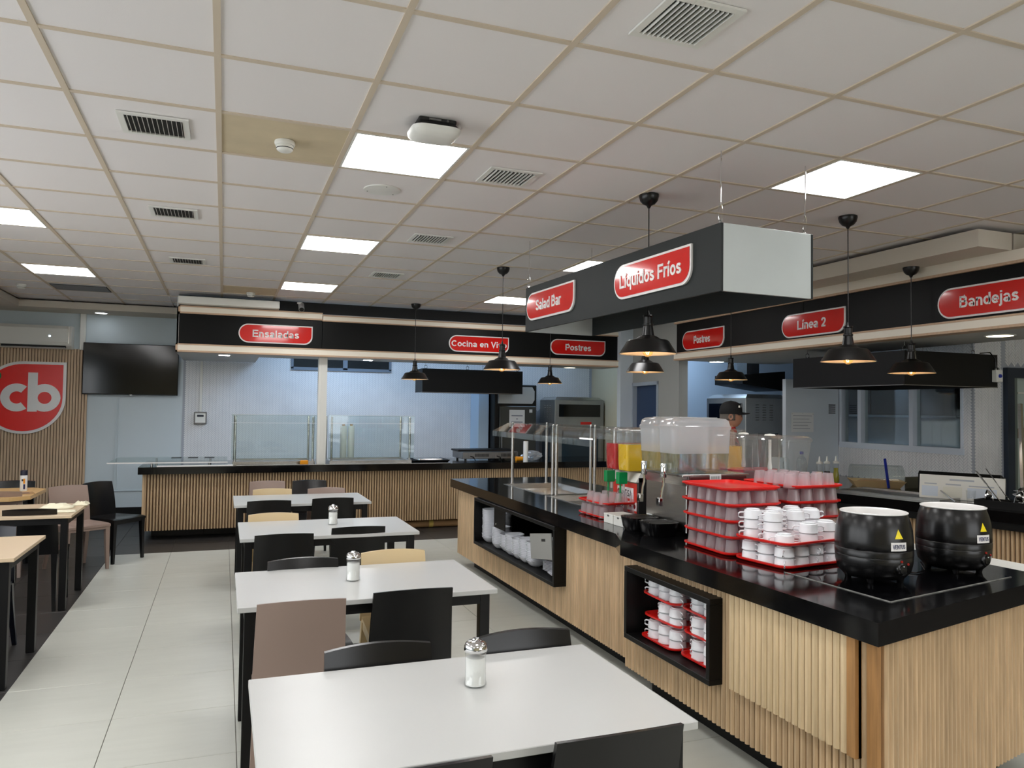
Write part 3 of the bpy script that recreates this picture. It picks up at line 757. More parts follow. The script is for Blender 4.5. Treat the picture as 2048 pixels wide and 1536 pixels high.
def pendant(name_label, x, y, ztop, zrim):
    t = Thing("pendant_lamp", name_label, "pendant lamp", (x, y, zrim), 0, "black pendant lamps")
    H = ztop - zrim
    t.part("canopy", MB().lathe([(0.062, H), (0.062, H - 0.012), (0.055, H - 0.038), (0.038, H - 0.058), (0.016, H - 0.068), (0.007, H - 0.085)], 24), LAMPB)
    t.part("cord", MB().tube([(0, 0, H - 0.08), (0.001, 0, (H + 0.26) / 2), (0, 0, 0.255)], 0.0035, 6), LAMPB)
    t.part("socket", MB().lathe([(0.006, 0.27), (0.012, 0.245), (0.030, 0.243), (0.032, 0.235), (0.027, 0.230), (0.027, 0.190), (0.032, 0.187), (0.032, 0.178), (0.029, 0.174), (0.038, 0.120), (0.040, 0.112)], 24), LAMPB)
    sh = t.part("shade", MB().lathe([(0.040, 0.115), (0.062, 0.104), (0.078, 0.092), (0.118, 0.086), (0.130, 0.078), (0.176, 0.004), (0.180, 0.0), (0.177, 0.0), (0.172, 0.004), (0.127, 0.074), (0.115, 0.080), (0.07, 0.084), (0.038, 0.10)], 40, cap0=False, cap1=False), LAMPB)
    lin_ = MB().lathe([(0.174, 0.001), (0.1265, 0.073), (0.114, 0.079), (0.07, 0.083), (0.02, 0.095)], 40, cap0=False, cap1=True)
    t.part("shade_lining", lin_, LAMPI)
    bl = t.part("bulb", MB().lathe([(0.013, 0.09), (0.013, 0.065), (0.024, 0.045), (0.033, 0.022), (0.031, 0.002), (0.018, -0.014), (0.004, -0.02)], 18, cap0=False), AMBER)
    t.part("filament", MB().tube([(-0.012, 0, 0.02), (-0.006, 0, 0.05), (0, 0, 0.015), (0.006, 0, 0.05), (0.012, 0, 0.02)], 0.0022, 5), EMB, parent=bl)
    return t
pendant("black pendant lamp with glowing bulb nearest over the island, in front of the hanging box", 2.46, 4.13, CEIL, 1.985)
pendant("black pendant lamp hanging before the Cocina en Vivo sign", 2.47, 6.82, CEIL, 2.005)
pendant("small far black pendant lamp near the white post", 2.31, 9.70, CEIL, 2.00)
pendant("black pendant lamp left of the Bandejas sign, below the Línea 2 sign", 3.98, 4.05, CEIL, 1.985)
pendant("black pendant lamp directly below the nearest one in the picture, one row farther", 3.70, 6.26, CEIL, 1.995)
pendant("black pendant lamp in front of the black hood on the right", 5.22, 4.64, 2.832, 1.965)
pendant("black pendant lamp below the Postres sign of the right fascia", 5.22, 7.0, 2.832, 1.985)
pendant("small far black pendant lamp below the Postres sign of the back fascia", 4.31, 9.90, CEIL, 2.0)

def downlight(x, y, z, m, label, r=0.085, sq=None):
    t = Thing("downlight", label, "downlight", (x, y, z), 0, "recessed downlights")
    t.part("ring", MB().lathe([(r + 0.018, 0), (r + 0.015, -0.006), (r, -0.007), (r, 0)], 28, sq=sq), OFFW)
    t.part("lens", MB().lathe([(r, -0.003), (0, -0.005)], 28, sq=sq, cap0=False), m)
downlight(-0.01, 10.33, 2.271, EMD, "small square downlight under the left end of the back fascia", 0.065, 6)
downlight(1.81, 10.33, 2.271, EMD, "small square downlight under the back fascia right of the white post", 0.06, 6)
downlight(4.86, 10.42, 2.271, EMW, "round warm downlight under the right end of the back fascia")
downlight(5.86, 8.15, 2.271, mat("downlight_mid", (0.9, 0.9, 1, 1), 0.5, emit=(0.90, 0.95, 1.0, 1), estr=30), "round cool downlight under the far end of the right fascia", 0.09)
downlight(5.78, 4.30, 2.271, EMW, "round warm downlight below the Bandejas sign", 0.095)
downlight(-1.60, 11.72, 2.874, mat("downlight_dim", (0.9, 0.9, 1, 1), 0.5, emit=(0.90, 0.95, 1.0, 1), estr=8), "small downlight in the lowered ceiling border above the television", 0.075)

# white post on the back counter
solid("support_post", MB().cbox(1.14, 1.25, 10.12, 10.22, 0.887, 2.27, 0.004).box(1.175, 1.215, 10.112, 10.12, 0.887, 2.27), OFFW, (1.195, 10.17, 0.887), "white square post standing on the back counter up to the fascia", "post")
# kitchen lights hidden above the fascias
for k, (x0, x1, y0, y1) in enumerate(((0.9, 2.1, 10.8, 11.3), (2.6, 3.8, 10.8, 11.3), (4.3, 5.3, 10.8, 11.3), (6.45, 6.9, 5.6, 7.1), (5.9, 6.6, 8.7, 9.4))):
    t = Thing("kitchen_ceiling_light", "bluish kitchen ceiling light hidden above the " + ["left part of the back fascia", "middle of the back fascia", "right end of the back fascia", "right fascia", "far end of the right fascia"][k], "ceiling light", ((x0 + x1) / 2, (y0 + y1) / 2, 2.955), 0, "kitchen ceiling lights")
    t.part("housing", MB().box(-(x1 - x0) / 2 - 0.02, (x1 - x0) / 2 + 0.02, -(y1 - y0) / 2 - 0.02, (y1 - y0) / 2 + 0.02, -0.01, 0.02), OFFW)
    t.part("diffuser", MB().box(-(x1 - x0) / 2, (x1 - x0) / 2, -(y1 - y0) / 2, (y1 - y0) / 2, -0.016, -0.01), EMK if k == 0 else (mat("kitchen_light_low", (0.8, 0.9, 1, 1), 0.5, emit=(*KITCHEN_COLOR, 1), estr=KITCHEN_STRENGTH * 0.38) if k < 3 else EMK2))

# =================================================================== COUNTERS
def slat_run(parent, p, q, z0, z1, pitch, m, depth=0.02, cuts=(), joined=False, name="slat", fill=0.77):
    p = Vector(p); q = Vector(q); d = (q - p); Ln = d.length; d.normalize(); th = atan2(d.y, d.x)
    n = int(round(Ln / pitch)); pitch = Ln / n
    mbj = MB()
    for k in range(n):
        s = (k + 0.5) * pitch; c = p + d * s
        segs = [(z0, z1)]
        for (s0, s1, a, b) in cuts:
            if s0 < s < s1:
                segs = [(z0, a), (b, z1)]
        for (a, b) in segs:
            if b - a < 0.012: continue
            if joined:
                M = Matrix.Translation((c.x, c.y, 0)) @ Matrix.Rotation(th, 4, 'Z')
                w = pitch * fill
                vs = [M @ Vector(t) for t in ((-w / 2, 0, a), (w / 2, 0, a), (w / 2 - w * .2, -depth, a), (-w / 2 + w * .2, -depth, a), (-w / 2, 0, b), (w / 2, 0, b), (w / 2 - w * .2, -depth, b), (-w / 2 + w * .2, -depth, b))]
                mbj.add(vs, [(0, 4, 7, 3), (3, 7, 6, 2), (2, 6, 5, 1), (0, 3, 2, 1), (4, 5, 6, 7)])
            else:
                o = link(name, slat_mesh(pitch * fill, depth, b - a, m, name), parent, (c.x, c.y, a), th)
    if joined:
        o = link(name + "s", mbj.mesh(name + "s", m), parent); o["kind"] = "stuff"

ZT = 0.885
isl = Thing("island_counter", "big island counter body clad in vertical oak slats, with two black display niches", "counter", (0, 0, 0), world=False)
# core with cavities for the niches
core = MB()
fy0, fy1, ny0, ny1 = 4.06, 7.74, 2.2, 4.04
FX, NX = 2.35, 2.28
NF = (5.04, 6.86, 0.385, 0.772)   # far niche y0,y1,z0,z1
NN = (3.11, 3.89, 0.350, 0.715)   # near niche
core.box(FX, 3.42, fy0, NF[0], 0.12, 0.80).box(FX, 3.42, NF[1], fy1, 0.12, 0.80).box(FX, 3.42, NF[0], NF[1], 0.12, NF[2]).box(FX, 3.42, NF[0], NF[1], NF[3], 0.80).box(FX + 0.5, 3.42, NF[0], NF[1], NF[2], NF[3])
core.prism([(NX, 2.18), (3.50, 2.475), (3.42, NN[0]), (NX, NN[0])], 0.12, 0.80)
core.box(NX, 3.42, NN[1], ny1, 0.12, 0.80).box(NX, 3.42, NN[0], NN[1], 0.12, NN[2]).box(NX, 3.42, NN[0], NN[1], NN[3], 0.80).box(NX + 0.5, 3.42, NN[0], NN[1], NN[2], NN[3])
isl.part("core", core, WOODG)
pl = MB(); pl.prism([(2.46, 4.1), (3.4, 4.1), (3.4, 7.55), (2.46, 7.55)], 0.0, 0.12).prism([(2.38, 2.32), (3.42, 2.56), (3.4, 4.0), (2.38, 3.92)], 0.0, 0.12)
isl.part("plinth", pl, PLINTH)
L1 = fy1 - fy0
slat_run(isl.o, (FX, fy1), (FX, fy0), 0.12, 0.80, 0.0335, WOOD, cuts=[(fy1 - NF[1] - 0.0, fy1 - NF[0], NF[2] - 0.01, NF[3] + 0.01)])
PY0, PY1 = 2.235, 3.005
slat_run(isl.o, (NX, ny1), (NX, 2.215), 0.12, 0.80, 0.0355, WOOD, cuts=[(ny1 - NN[1], ny1 - NN[0], NN[2] - 0.01, NN[3] + 0.01), (ny1 - PY1, ny1 - PY0, 0.345, 0.79)])
pn = isl.part("access_panel", MB().box(NX - 0.035, NX - 0.022, PY0, PY1, 0.345, 0.795), WOODG)
slat_run(pn, (NX - 0.035, PY1), (NX - 0.035, PY0 + 0.045), 0.345, 0.797, 0.0385, WOODP, depth=0.017, name="panel_slat", fill=0.9)
link("edge_strip", MB().box(NX - 0.052, NX - 0.02, PY0, PY0 + 0.042, 0.345, 0.797).mesh("edge_strip", WOODD), pn)
isl.part("corner_strip", MB().prism([(NX - 0.022, 2.162), (NX - 0.004, 2.160), (NX + 0.02, 2.185), (NX - 0.004, 2.21), (NX - 0.022, 2.21)], 0.12, 0.80), WOODD)
slat_run(isl.o, (NX + 0.015, 2.180), (3.50, 2.475), 0.12, 0.80, 0.0335, WOOD)
slat_run(isl.o, (3.42, fy1), (FX, fy1), 0.12, 0.80, 0.0335, WOOD, joined=True)
def niche(par, x0, x1, y0, y1, z0, z1, label):
    """black box frame sticking out of the slats with lining"""
    t = 0.028
    f = MB()
    f.cbox(x0, x0 + 0.16, y0 - t, y1 + t, z0 - t, z0, 0.002).cbox(x0, x0 + 0.16, y0 - t, y1 + t, z1, z1 + t, 0.002)
    f.cbox(x0, x0 + 0.16, y0 - t, y0, z0, z1, 0.001).cbox(x0, x0 + 0.16, y1, y1 + t, z0, z1, 0.001)
    a = par.part("niche_frame", f, BLACKB, label=label)
    l = MB().box(x0 + 0.16, x1, y0, y1, z0 - 0.004, z0).box(x0 + 0.16, x1, y0, y1, z1, z1 + 0.004).box(x1 - 0.01, x1, y0, y1, z0, z1).box(x0 + 0.16, x1, y0, y0 + 0.004, z0, z1).box(x0 + 0.16, x1, y1 - 0.004, y1, z0, z1)
    par.part("niche_lining", l, BLACKB, parent=a)
    return a
nf = niche(isl, 2.232, 2.80, NF[0] + 0.005, NF[1] - 0.005, NF[2] + 0.006, NF[3] - 0.006, "long black niche with white bowls")
nn = niche(isl, 2.185, 2.75, NN[0] + 0.005, NN[1] - 0.005, NN[2] + 0.006, NN[3] - 0.006, "smaller black niche with red trays of cups")
isl.part("flap", MB().cbox(2.27, 2.276, 6.14, 6.42, 0.585, 0.755, 0.001), BLACKB, parent=nf, label="black flap with a small lock")
isl.part("flap_lock", MB().lathe([(0.012, 0), (0.01, -0.006)], 12, M=Matrix.Translation((2.266, 6.36, 0.62)) @ Matrix.Rotation(pi / 2, 4, 'Y')), CHROME, parent=nf)
Mf = Matrix.Translation((2.262, 5.33, 0.60)) @ Matrix.Rotation(radians(-9), 4, 'X')
fpm = MB().cbox(-0.004, 0.004, -0.21, 0.20, -0.095, 0.095, 0.001, Mf)
isl.part("flap", fpm, mat("grey_flap", rgb(150, 150, 146), 0.45), parent=nf, label="tilted grey flap with a slot")
isl.part("flap_slot", MB().box(-0.006, -0.004, -0.10, -0.03, 0.035, 0.055, Mf), DARKV, parent=nf)

# worktop around the two bain-marie wells
WELLS = [(2.64, 3.18, 6.17, 7.12), (2.64, 3.18, 4.98, 6.06)]
wt = Thing("island_worktop", "polished black stone worktop of the island", "worktop", (0, 0, 0))
def top_layers(t, polys, z0, z1, m, nm="slab"):
    mb = MB()
    for ins, a, b in ((0.0, z1 - 0.026, z1), (0.006, z1 - 0.03, z1 - 0.026), (0.001, z0, z1 - 0.03)):
        for p in polys: mb.prism(p, a, b)
    t.part(nm, mb, m)
top_layers(wt, [[(2.2, 2.1), (3.62, 2.44), (3.55, 4.0), (3.54, WELLS[1][2]), (2.245, WELLS[1][2]), (2.24, 4.12), (2.15, 3.9)],
                [(2.245, WELLS[1][2]), (WELLS[0][0], WELLS[1][2]), (WELLS[0][0], WELLS[0][3]), (2.262, WELLS[0][3])],
                [(WELLS[0][1], WELLS[1][2]), (3.54, WELLS[1][2]), (3.525, WELLS[0][3]), (WELLS[0][1], WELLS[0][3])],
                [(WELLS[0][0], WELLS[1][3]), (WELLS[0][1], WELLS[1][3]), (WELLS[0][1], WELLS[0][2]), (WELLS[0][0], WELLS[0][2])],
                [(2.262, WELLS[0][3]), (3.525, WELLS[0][3]), (3.52, 7.81), (2.27, 7.83)]], 0.80, ZT, GRANITE)
IN = [(2.50, 2.32), (3.40, 2.54), (3.36, 3.2), (2.44, 3.2)]
IN = [(2.49, 2.315), (3.42, 2.50), (3.40, 2.90), (2.47, 2.90)]
wt.part("inset_glass", MB().prism(IN, ZT, ZT + 0.0025), GLASSTOP)
ed = MB()
for a, b in ((IN[0], IN[1]), (IN[0], IN[3])):
    d = Vector((b[0] - a[0], b[1] - a[1])).normalized(); nx, ny = -d.y * 0.003, d.x * 0.003
    ed.prism([(a[0] - nx, a[1] - ny), (b[0] - nx, b[1] - ny), (b[0] + nx, b[1] + ny), (a[0] + nx, a[1] + ny)], ZT, ZT + 0.003)
wt.part("inset_seal", ed, SCRATCH)
for k, (x0, x1, y0, y1) in enumerate(WELLS):
    t = Thing("bain_marie_well", ["far", "near"][k] + " steel well sunk in the island worktop under the sneeze guard", "food well", ((x0 + x1) / 2, (y0 + y1) / 2, ZT))
    w, d = x1 - x0, y1 - y0
    r = MB(); b = 0.02
    r.box(-w / 2 - b, w / 2 + b, -d / 2 - b, -d / 2, 0, 0.003).box(-w / 2 - b, w / 2 + b, d / 2, d / 2 + b, 0, 0.003).box(-w / 2 - b, -w / 2, -d / 2, d / 2, 0, 0.003).box(w / 2, w / 2 + b, -d / 2, d / 2, 0, 0.003)
    t.part("rim", r, STEEL)
    # sloping pan
    w_, d_ = w / 2 - 0.001, d / 2 - 0.001; zb = -0.074
    pan = MB().add([(-w_, -d_, 0.001), (w_, -d_, 0.001), (w_, d_, 0.001), (-w_, d_, 0.001), (-w_ + .02, -d_ + .02, -0.045), (w_ - .02, -d_ + .02, -0.045), (w_ - .02, d_ - .02, -0.045), (-w_ + .02, d_ - .02, -0.045), (0, -d_ * 0.5, zb), (0, d_ * 0.1, zb)],
                   [(0, 1, 5, 4), (1, 2, 6, 5), (2, 3, 7, 6), (3, 0, 4, 7), (4, 5, 8), (5, 6, 9, 8), (6, 7, 9), (7, 4, 8, 9)])
    t.part("pan", pan, STEEL)
# sneeze guards over the wells
def island_guard(y0, y1, label):
    t = Thing("sneeze_guard", label, "sneeze guard", ((2.9), (y0 + y1) / 2, ZT + 0.003), 0, "clear sneeze guards on the island")
    L = y1 - y0; H = 0.60
    for px_ in (-0.185, 0.185):
        for py in (-L / 2 + 0.03, L / 2 - 0.03):
            t.part("post", MB().lathe([(0.022, 0.0), (0.022, 0.004), (0.014, 0.006), (0.014, H - 0.012), (0.010, H - 0.01), (0.010, H + 0.010), (0.004, H + 0.016)], 14, (px_, py, 0)), STEEL)
    prof = [(-0.385, H - 0.125), (-0.385, H - 0.075), (-0.225, H + 0.0), (0.225, H + 0.0), (0.385, H - 0.075), (0.385, H - 0.125)]
    th = 0.005
    for (a, b), nm in zip(zip(prof[:-1], prof[1:]), ("lip", "slope", "top_sheet", "slope", "lip")):
        dx, dz = b[0] - a[0], b[1] - a[1]; l = hypot(dx, dz); nx, nz = -dz / l * th, dx / l * th
        t.part(nm, MB().extr([(a[0], a[1]), (b[0], b[1]), (b[0] + nx, b[1] + nz), (a[0] + nx, a[1] + nz)], 1, -L / 2, L / 2), CLEAR)
    for sy_ in (-1, 1):
        for sx in (-1, 1):
            t.part("end_bracket", MB().tube([(sx * 0.225, sy_ * (L / 2 - 0.004), H - 0.002), (sx * 0.375, sy_ * (L / 2 - 0.004), H - 0.072)], 0.0045, 6), CLEAR)
island_guard(6.12, 7.18, "clear acrylic sneeze guard over the far steel well of the island")
island_guard(4.99, 6.10, "clear acrylic sneeze guard over the near steel well, next to the juice dispenser")

# back counter
bc = Thing("back_counter", "long back serving counter clad in vertical oak slats", "counter", (0, 0, 0))
bc.part("core", MB().box(-0.86, 5.55, 10.09, 11.1, 0.12, 0.80), WOODG)
slat_run(bc.o, (-0.87, 10.09), (5.55, 10.09), 0.12, 0.80, 0.034, WOOD, joined=True, depth=0.02)
bc.part("side_panel", MB().box(-0.885, -0.86, 10.06, 11.1, 0.12, 0.80), WOOD)
bk = bc.part("plinth", MB().box(-0.8, 5.5, 10.42, 11.0, 0.0, 0.12), BLACKB)
for k in range(10):
    tile_obj("kick_tile", bc.o, 0, 0, 0.6, 0.12, -0.004, 0.0, FLOORD).location = (-0.5 + 0.6 * k, 10.418, 0.06)
    bpy.context.view_layer
for o in [o for o in bpy.data.objects if o.name.startswith("kick_tile")]: o.rotation_euler = (pi / 2, 0, 0)
bw = Thing("back_worktop", "polished black stone worktop of the back serving counter", "worktop", (0, 0, 0))
top_layers(bw, [[(-0.93, 9.98), (5.55, 10.0), (5.55, 11.15), (-0.93, 11.15)]], 0.80, ZT, GRANITE)
t = Thing("cardboard_roll", "long kraft paper roll with a band of yellow tape lying under the back counter", "paper roll", (0, 0, 0), world=True)
t.part("roll", MB().lathe([(0.052, 0), (0.052, 1.15)], 20, M=Matrix.Translation((2.12, 10.22, 0.052)) @ Matrix.Rotation(pi / 2, 4, 'Y')), CARD)
t.part("tape_band", MB().lathe([(0.0535, 0), (0.0535, 0.06)], 20, cap0=False, cap1=False, M=Matrix.Translation((2.66, 10.22, 0.052)) @ Matrix.Rotation(pi / 2, 4, 'Y')), TAPE)

# right counter
rc = Thing("right_counter", "right serving counter clad in vertical oak slats", "counter", (0, 0, 0))
rc.part("core", MB().prism([(5.46, 8.1), (5.46, 5.78), (5.96, 3.4), (6.6, 3.4), (6.45, 5.4), (6.9, 5.52), (6.9, 7.2), (6.1, 7.24), (6.1, 8.1)], 0.12, 0.80), WOODG)
slat_run(rc.o, (5.46, 8.1), (5.46, 5.78), 0.12, 0.79, 0.034, WOOD, joined=True)
slat_run(rc.o, (5.46, 5.78), (5.96, 3.4), 0.12, 0.79, 0.034, WOOD, joined=True)
rc.part("plinth", MB().prism([(5.56, 8.0), (5.56, 5.8), (6.04, 3.5), (6.5, 3.5), (6.4, 5.4), (6.4, 8.0)], 0, 0.12), PLINTH)
rw = Thing("right_worktop", "polished black stone worktop of the right serving counter", "worktop", (0, 0, 0))
top_layers(rw, [[(5.36, 8.2), (5.36, 5.76), (5.88, 3.38), (6.75, 3.36), (6.55, 5.45), (6.98, 5.5), (6.98, 7.26), (6.12, 7.26), (6.12, 8.2)]], 0.80, ZT, GRANITE)
rw.part("front_band", MB().prism([(5.37, 8.18), (5.37, 5.78), (5.89, 3.40), (5.93, 3.40), (5.41, 5.80), (5.41, 8.18)], 0.74, 0.80), BLACKB)
# tray rail on the far side of the island
tr = Thing("tray_rail", "ribbed steel tray rail beyond the soup kettles at the right side of the island", "tray rail", (0, 0, 0), world=True)
tr.part("shelf", MB().prism([(3.60, 2.55), (3.86, 2.62), (3.80, 3.35), (3.56, 3.30)], 0.855, 0.872), STEEL)
for k in range(11): 
    tr.part("rib", MB().tube([(3.625 + 0.018 * k, 2.57 + 0.004 * k, 0.878), (3.585 + 0.018 * k, 3.29 + 0.004 * k, 0.878)], 0.0055, 6), OFFW)
for y in (2.75, 3.15): tr.part("bracket", MB().box(3.44, 3.75, y, y + 0.02, 0.82, 0.855), STEELD)

# =================================================================== RIGHT KITCHEN
wk = structure("wall_kitchen_back", MB().box(5.44, XR, 9.9, 10.0, 0, 2.98), WALLW)
ww = MB()
wy0, wy1, wz0, wz1 = 5.60, 7.25, 1.28, 2.06
ww.box(7.0, 7.12, 5.49, wy0, 0, 2.95).box(7.0, 7.12, wy1, 7.6, 0, 2.95).box(7.0, 7.12, wy0, wy1, 0, wz0).box(7.0, 7.12, wy0, wy1, wz1, 2.95)
ww.box(7.12, 7.42, 5.49, 5.6, 0, 2.95)
wr = structure("wall_kitchen_right", ww, GROUT)
herring("herringbone_tiles", wr, 5.49, 7.6, 0.86, 2.9, lambda u, v, t: (6.999 - t, u, v), skip=[(wy0 + 0.03, wy1 - 0.0, wz0 - 0.01, wz1 - 0.02)])
herring("herringbone_tiles", wr, 7.0, 7.42, 0.86, 2.9, lambda u, v, t: (u, 5.489 - t, v))
win = structure("window_3", MB().box(7.05, 7.056, wy0, wy1, wz0, wz1), GLASS)
f = MB()
f.box(6.985, 7.10, wy0 - 0.01, wy1, wz0 - 0.055, wz0 + 0.012).box(6.99, 7.10, wy0, wy1, wz1 - 0.03, wz1 + 0.01)
for yy in (wy0, 6.20, 6.92, wy1 - 0.03): f.box(6.99, 7.10, yy, yy + (0.05 if yy in (6.20, 6.92) else 0.03), wz0, wz1)
structure("window_frame", f, mat("window_frame_white", rgb(206, 216, 228), 0.4), win)
# room behind that window
rm = structure("wall_office", MB().box(9.0, 9.05, 5.6, 9.8, 0, 2.9), WALLW)
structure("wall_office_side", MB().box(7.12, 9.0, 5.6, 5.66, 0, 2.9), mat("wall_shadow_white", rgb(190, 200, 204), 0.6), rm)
t = Thing("wall_cabinet", "dark brown wall cabinets behind the kitchen window", "cabinet", (8.55, 7.9, 1.62))
t.part("body", MB().box(-0.1, 0.4, -1.05, 1.6, 0, 0.62), CABW)
for k in range(4): t.part("door", MB().cbox(-0.12, -0.1, -1.04 + 0.66 * k, -0.40 + 0.66 * k, 0.01, 0.61, 0.003), CABW)
t.part("light_rail", MB().box(-0.12, 0.0, -1.05, 1.6, -0.03, 0.0), STEELD)
t = Thing("tall_cupboard", "dark tall cupboard with two notices seen through the right pane", "cupboard", (8.6, 5.98, 0))
t.part("body", MB().cbox(-0.25, 0.3, -0.3, 0.75, 0, 2.0, 0.004), mat("cupboard_dark", rgb(40, 46, 58), 0.5))
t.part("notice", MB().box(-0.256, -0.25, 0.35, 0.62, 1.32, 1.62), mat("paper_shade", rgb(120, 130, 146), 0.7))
t.part("upper_glass", MB().box(-0.256, -0.25, 0.25, 0.70, 1.78, 1.98), mat("cupboard_glass", rgb(96, 130, 150), 0.2))
t = Thing("office_window_hatch", "white framed hatch with grey boxes behind the right pane", "hatch", (7.75, 5.85, 1.3))
f = MB().box(-0.02, 0.02, -0.17, -0.14, 0, 0.75).box(-0.02, 0.02, 0.30, 0.33, 0, 0.75).box(-0.02, 0.02, -0.17, 0.33, 0, 0.03).box(-0.02, 0.02, -0.17, 0.33, 0.72, 0.75).box(-0.02, 0.02, 0.06, 0.10, 0, 0.75)
t.part("frame", f, OFFW)
t.part("board", MB().box(0.03, 0.05, 0.1, 0.29, 0.03, 0.33), mat("grey_board", rgb(96, 98, 112), 0.5))
for k in range(3): t.part("box_front", MB().cbox(0.03, 0.2, -0.13, 0.04, 0.05 + 0.1 * k, 0.14 + 0.1 * k, 0.004), mat("beige_box", rgb(176, 168, 140), 0.6))
# cold-room partition
cp_ = structure("wall_partition", MB().cbox(6.20, 6.995, 7.27, 7.33, 0, 2.03, 0.003), WALLW)
vt = Thing("louvre_vent", "small dark slotted vent in the white partition", "vent", (6.89, 7.268, 1.68))
for k in range(5): vt.part("slot", MB().box(-0.05, 0.05, -0.004, 0.001, -0.05 + k * 0.024, -0.038 + k * 0.024), DARKV)
t = Thing("notice_sheet", "printed notice sheet pinned to the white partition", "notice", (6.44, 7.266, 1.52))
t.part("sheet", MB().box(-0.165, 0.165, -0.004, 0.0, -0.115, 0.115), PAPER)
for k, w in enumerate((0.28, 0.24, 0.27, 0.22, 0.25)): t.part("text_line", MB().box(-0.14, -0.14 + w, -0.0055, -0.004, 0.075 - 0.038 * k, 0.079 - 0.038 * k), mat("print_grey", rgb(120, 124, 140), 0.6))
for (x, z) in ((-0.155, 0.1), (0.155, 0.1), (0, 0.108)): t.part("pin", MB().lathe([(0.004, 0), (0.002, 0.004)], 8, M=Matrix.Translation((x, -0.006, z)) @ Matrix.Rotation(pi / 2, 4, 'X')), CHROME)
# doorway at the right with a white door room behind
dr = structure("door_2", MB().box(7.64, 8.5, 5.52, 5.56, 0.0, 2.02), mat("pale_door", rgb(186, 200, 196), 0.5))
structure("door_frame", MB().box(7.42, 7.52, 5.44, 5.6, 0, 2.12).box(8.5, 8.6, 5.44, 5.6, 0, 2.12).box(7.52, 8.5, 5.44, 5.6, 2.02, 2.12), mat("dark_blue_frame", rgb(42, 52, 66), 0.5), dr)
structure("door_edge", MB().box(7.52, 7.64, 5.50, 5.6, 0, 2.02), mat("grey_green", rgb(108, 120, 116), 0.4), dr)
structure("door_rail", MB().box(7.66, 8.48, 5.512, 5.522, 1.40, 1.50), mat("brown_rail", rgb(132, 118, 104), 0.5), dr)
structure("door_rail", MB().box(7.66, 8.48, 5.505, 5.522, 1.86, 1.875), OFFW, dr)
w = structure("wall_kitchen_over_door", MB().box(7.42, 9.6, 5.49, 5.6, 2.12, 2.95).box(8.6, 9.6, 5.49, 5.6, 0, 2.12), GROUT)
herring("herringbone_tiles", w, 7.42, 8.9, 2.14, 2.9, lambda u, v, t: (u, 5.489 - t, v))

def hood(name_label, x0, x1, y0, y1, z0, z1, rings):
    t = Thing("extractor_hood", name_label, "extractor hood", ((x0 + x1) / 2, (y0 + y1) / 2, z0), world=True)
    f = MB()
    f.cbox(x0, x1, y0, y0 + 0.01, z0, z1, 0.001).cbox(x0, x1, y1 - 0.01, y1, z0, z1, 0.001).cbox(x0, x0 + 0.01, y0 + 0.01, y1 - 0.01, z0, z1, 0.001).cbox(x1 - 0.01, x1, y0 + 0.01, y1 - 0.01, z0, z1, 0.001)
    t.part("skirt", f, mat("hood_black", rgb(12, 13, 15), 0.5, spec=0.3))
    t.part("filter_tray", MB().box(x0 + 0.01, x1 - 0.01, y0 + 0.01, y1 - 0.01, z0 + 0.05, z0 + 0.06), STEELD)
    t.part("lower_trim", MB().box(x0 - 0.002, x1 + 0.002, y0 - 0.002, y0 + 0.012, z0 - 0.003, z0 + 0.004).box(x0 - 0.002, x0 + 0.012, y0, y1, z0 - 0.003, z0 + 0.004), STEELD)
    for (x, y) in rings:
        mb = MB().tube([(x + 0.022 * sin(a * pi / 6), y, z1 + 0.026 + 0.024 * cos(a * pi / 6)) for a in range(12)], 0.005, 5, closed=True)
        mb.tube([(x, y, z1 + 0.048), (x, y, z1 + 0.09)], 0.003, 5)
        t.part("hanging_ring", mb, STEELD)
    return t
hood("long black extractor hood hung over the back cooking counter", 2.70, 4.27, 10.85, 11.29, 1.862, 2.21, ((2.76, 10.9), (3.4, 10.9), (4.2, 10.9)))
h2 = hood("black extractor hood at the right, hung behind the pendant lamp", 5.49, 6.62, 4.95, 6.33, 1.887, 2.186, ((5.6, 5.05), (5.56, 6.2), (6.5, 5.1)))
t = Thing("wall_switch", "grey isolator switch box on the right end of the black hood", "switch", (6.58, 4.948, 1.99))
t.part("housing", MB().cbox(-0.038, 0.038, -0.05, 0.0, -0.055, 0.055, 0.004), OFFW)
t.part("rotary_knob", MB().lathe([(0.018, 0), (0.016, 0.012), (0.004, 0.02)], 10, M=Matrix.Translation((0, -0.05, 0)) @ Matrix.Rotation(pi / 2, 4, 'X')), BLUEP)
for x in (-0.018, 0.014): t.part("cable_gland", MB().lathe([(0.011, 0.055), (0.011, 0.068), (0.006, 0.078)], 10, (x, -0.025, 0)), STEELD)
t.part("cable", MB().tube([(-0.018, -0.025, 0.07), (-0.02, -0.02, 0.16), (-0.06, 0.0, 0.215), (-0.16, 0.02, 0.205)], 0.006, 6), BLACK_PL)
t = Thing("small_hood", "small slanted black hood above the right oven", "extractor hood", (6.62, 8.4, 2.0))
t.part("skirt", MB().extr([(-0.32, 0.0), (0.36, -0.08), (0.36, 0.18), (-0.32, 0.12)], 1, -0.2, 0.4), BLACKB)
t.part("duct", MB().box(-0.1, 0.1, 0.0, 0.2, 0.12, 0.97), STEELD)

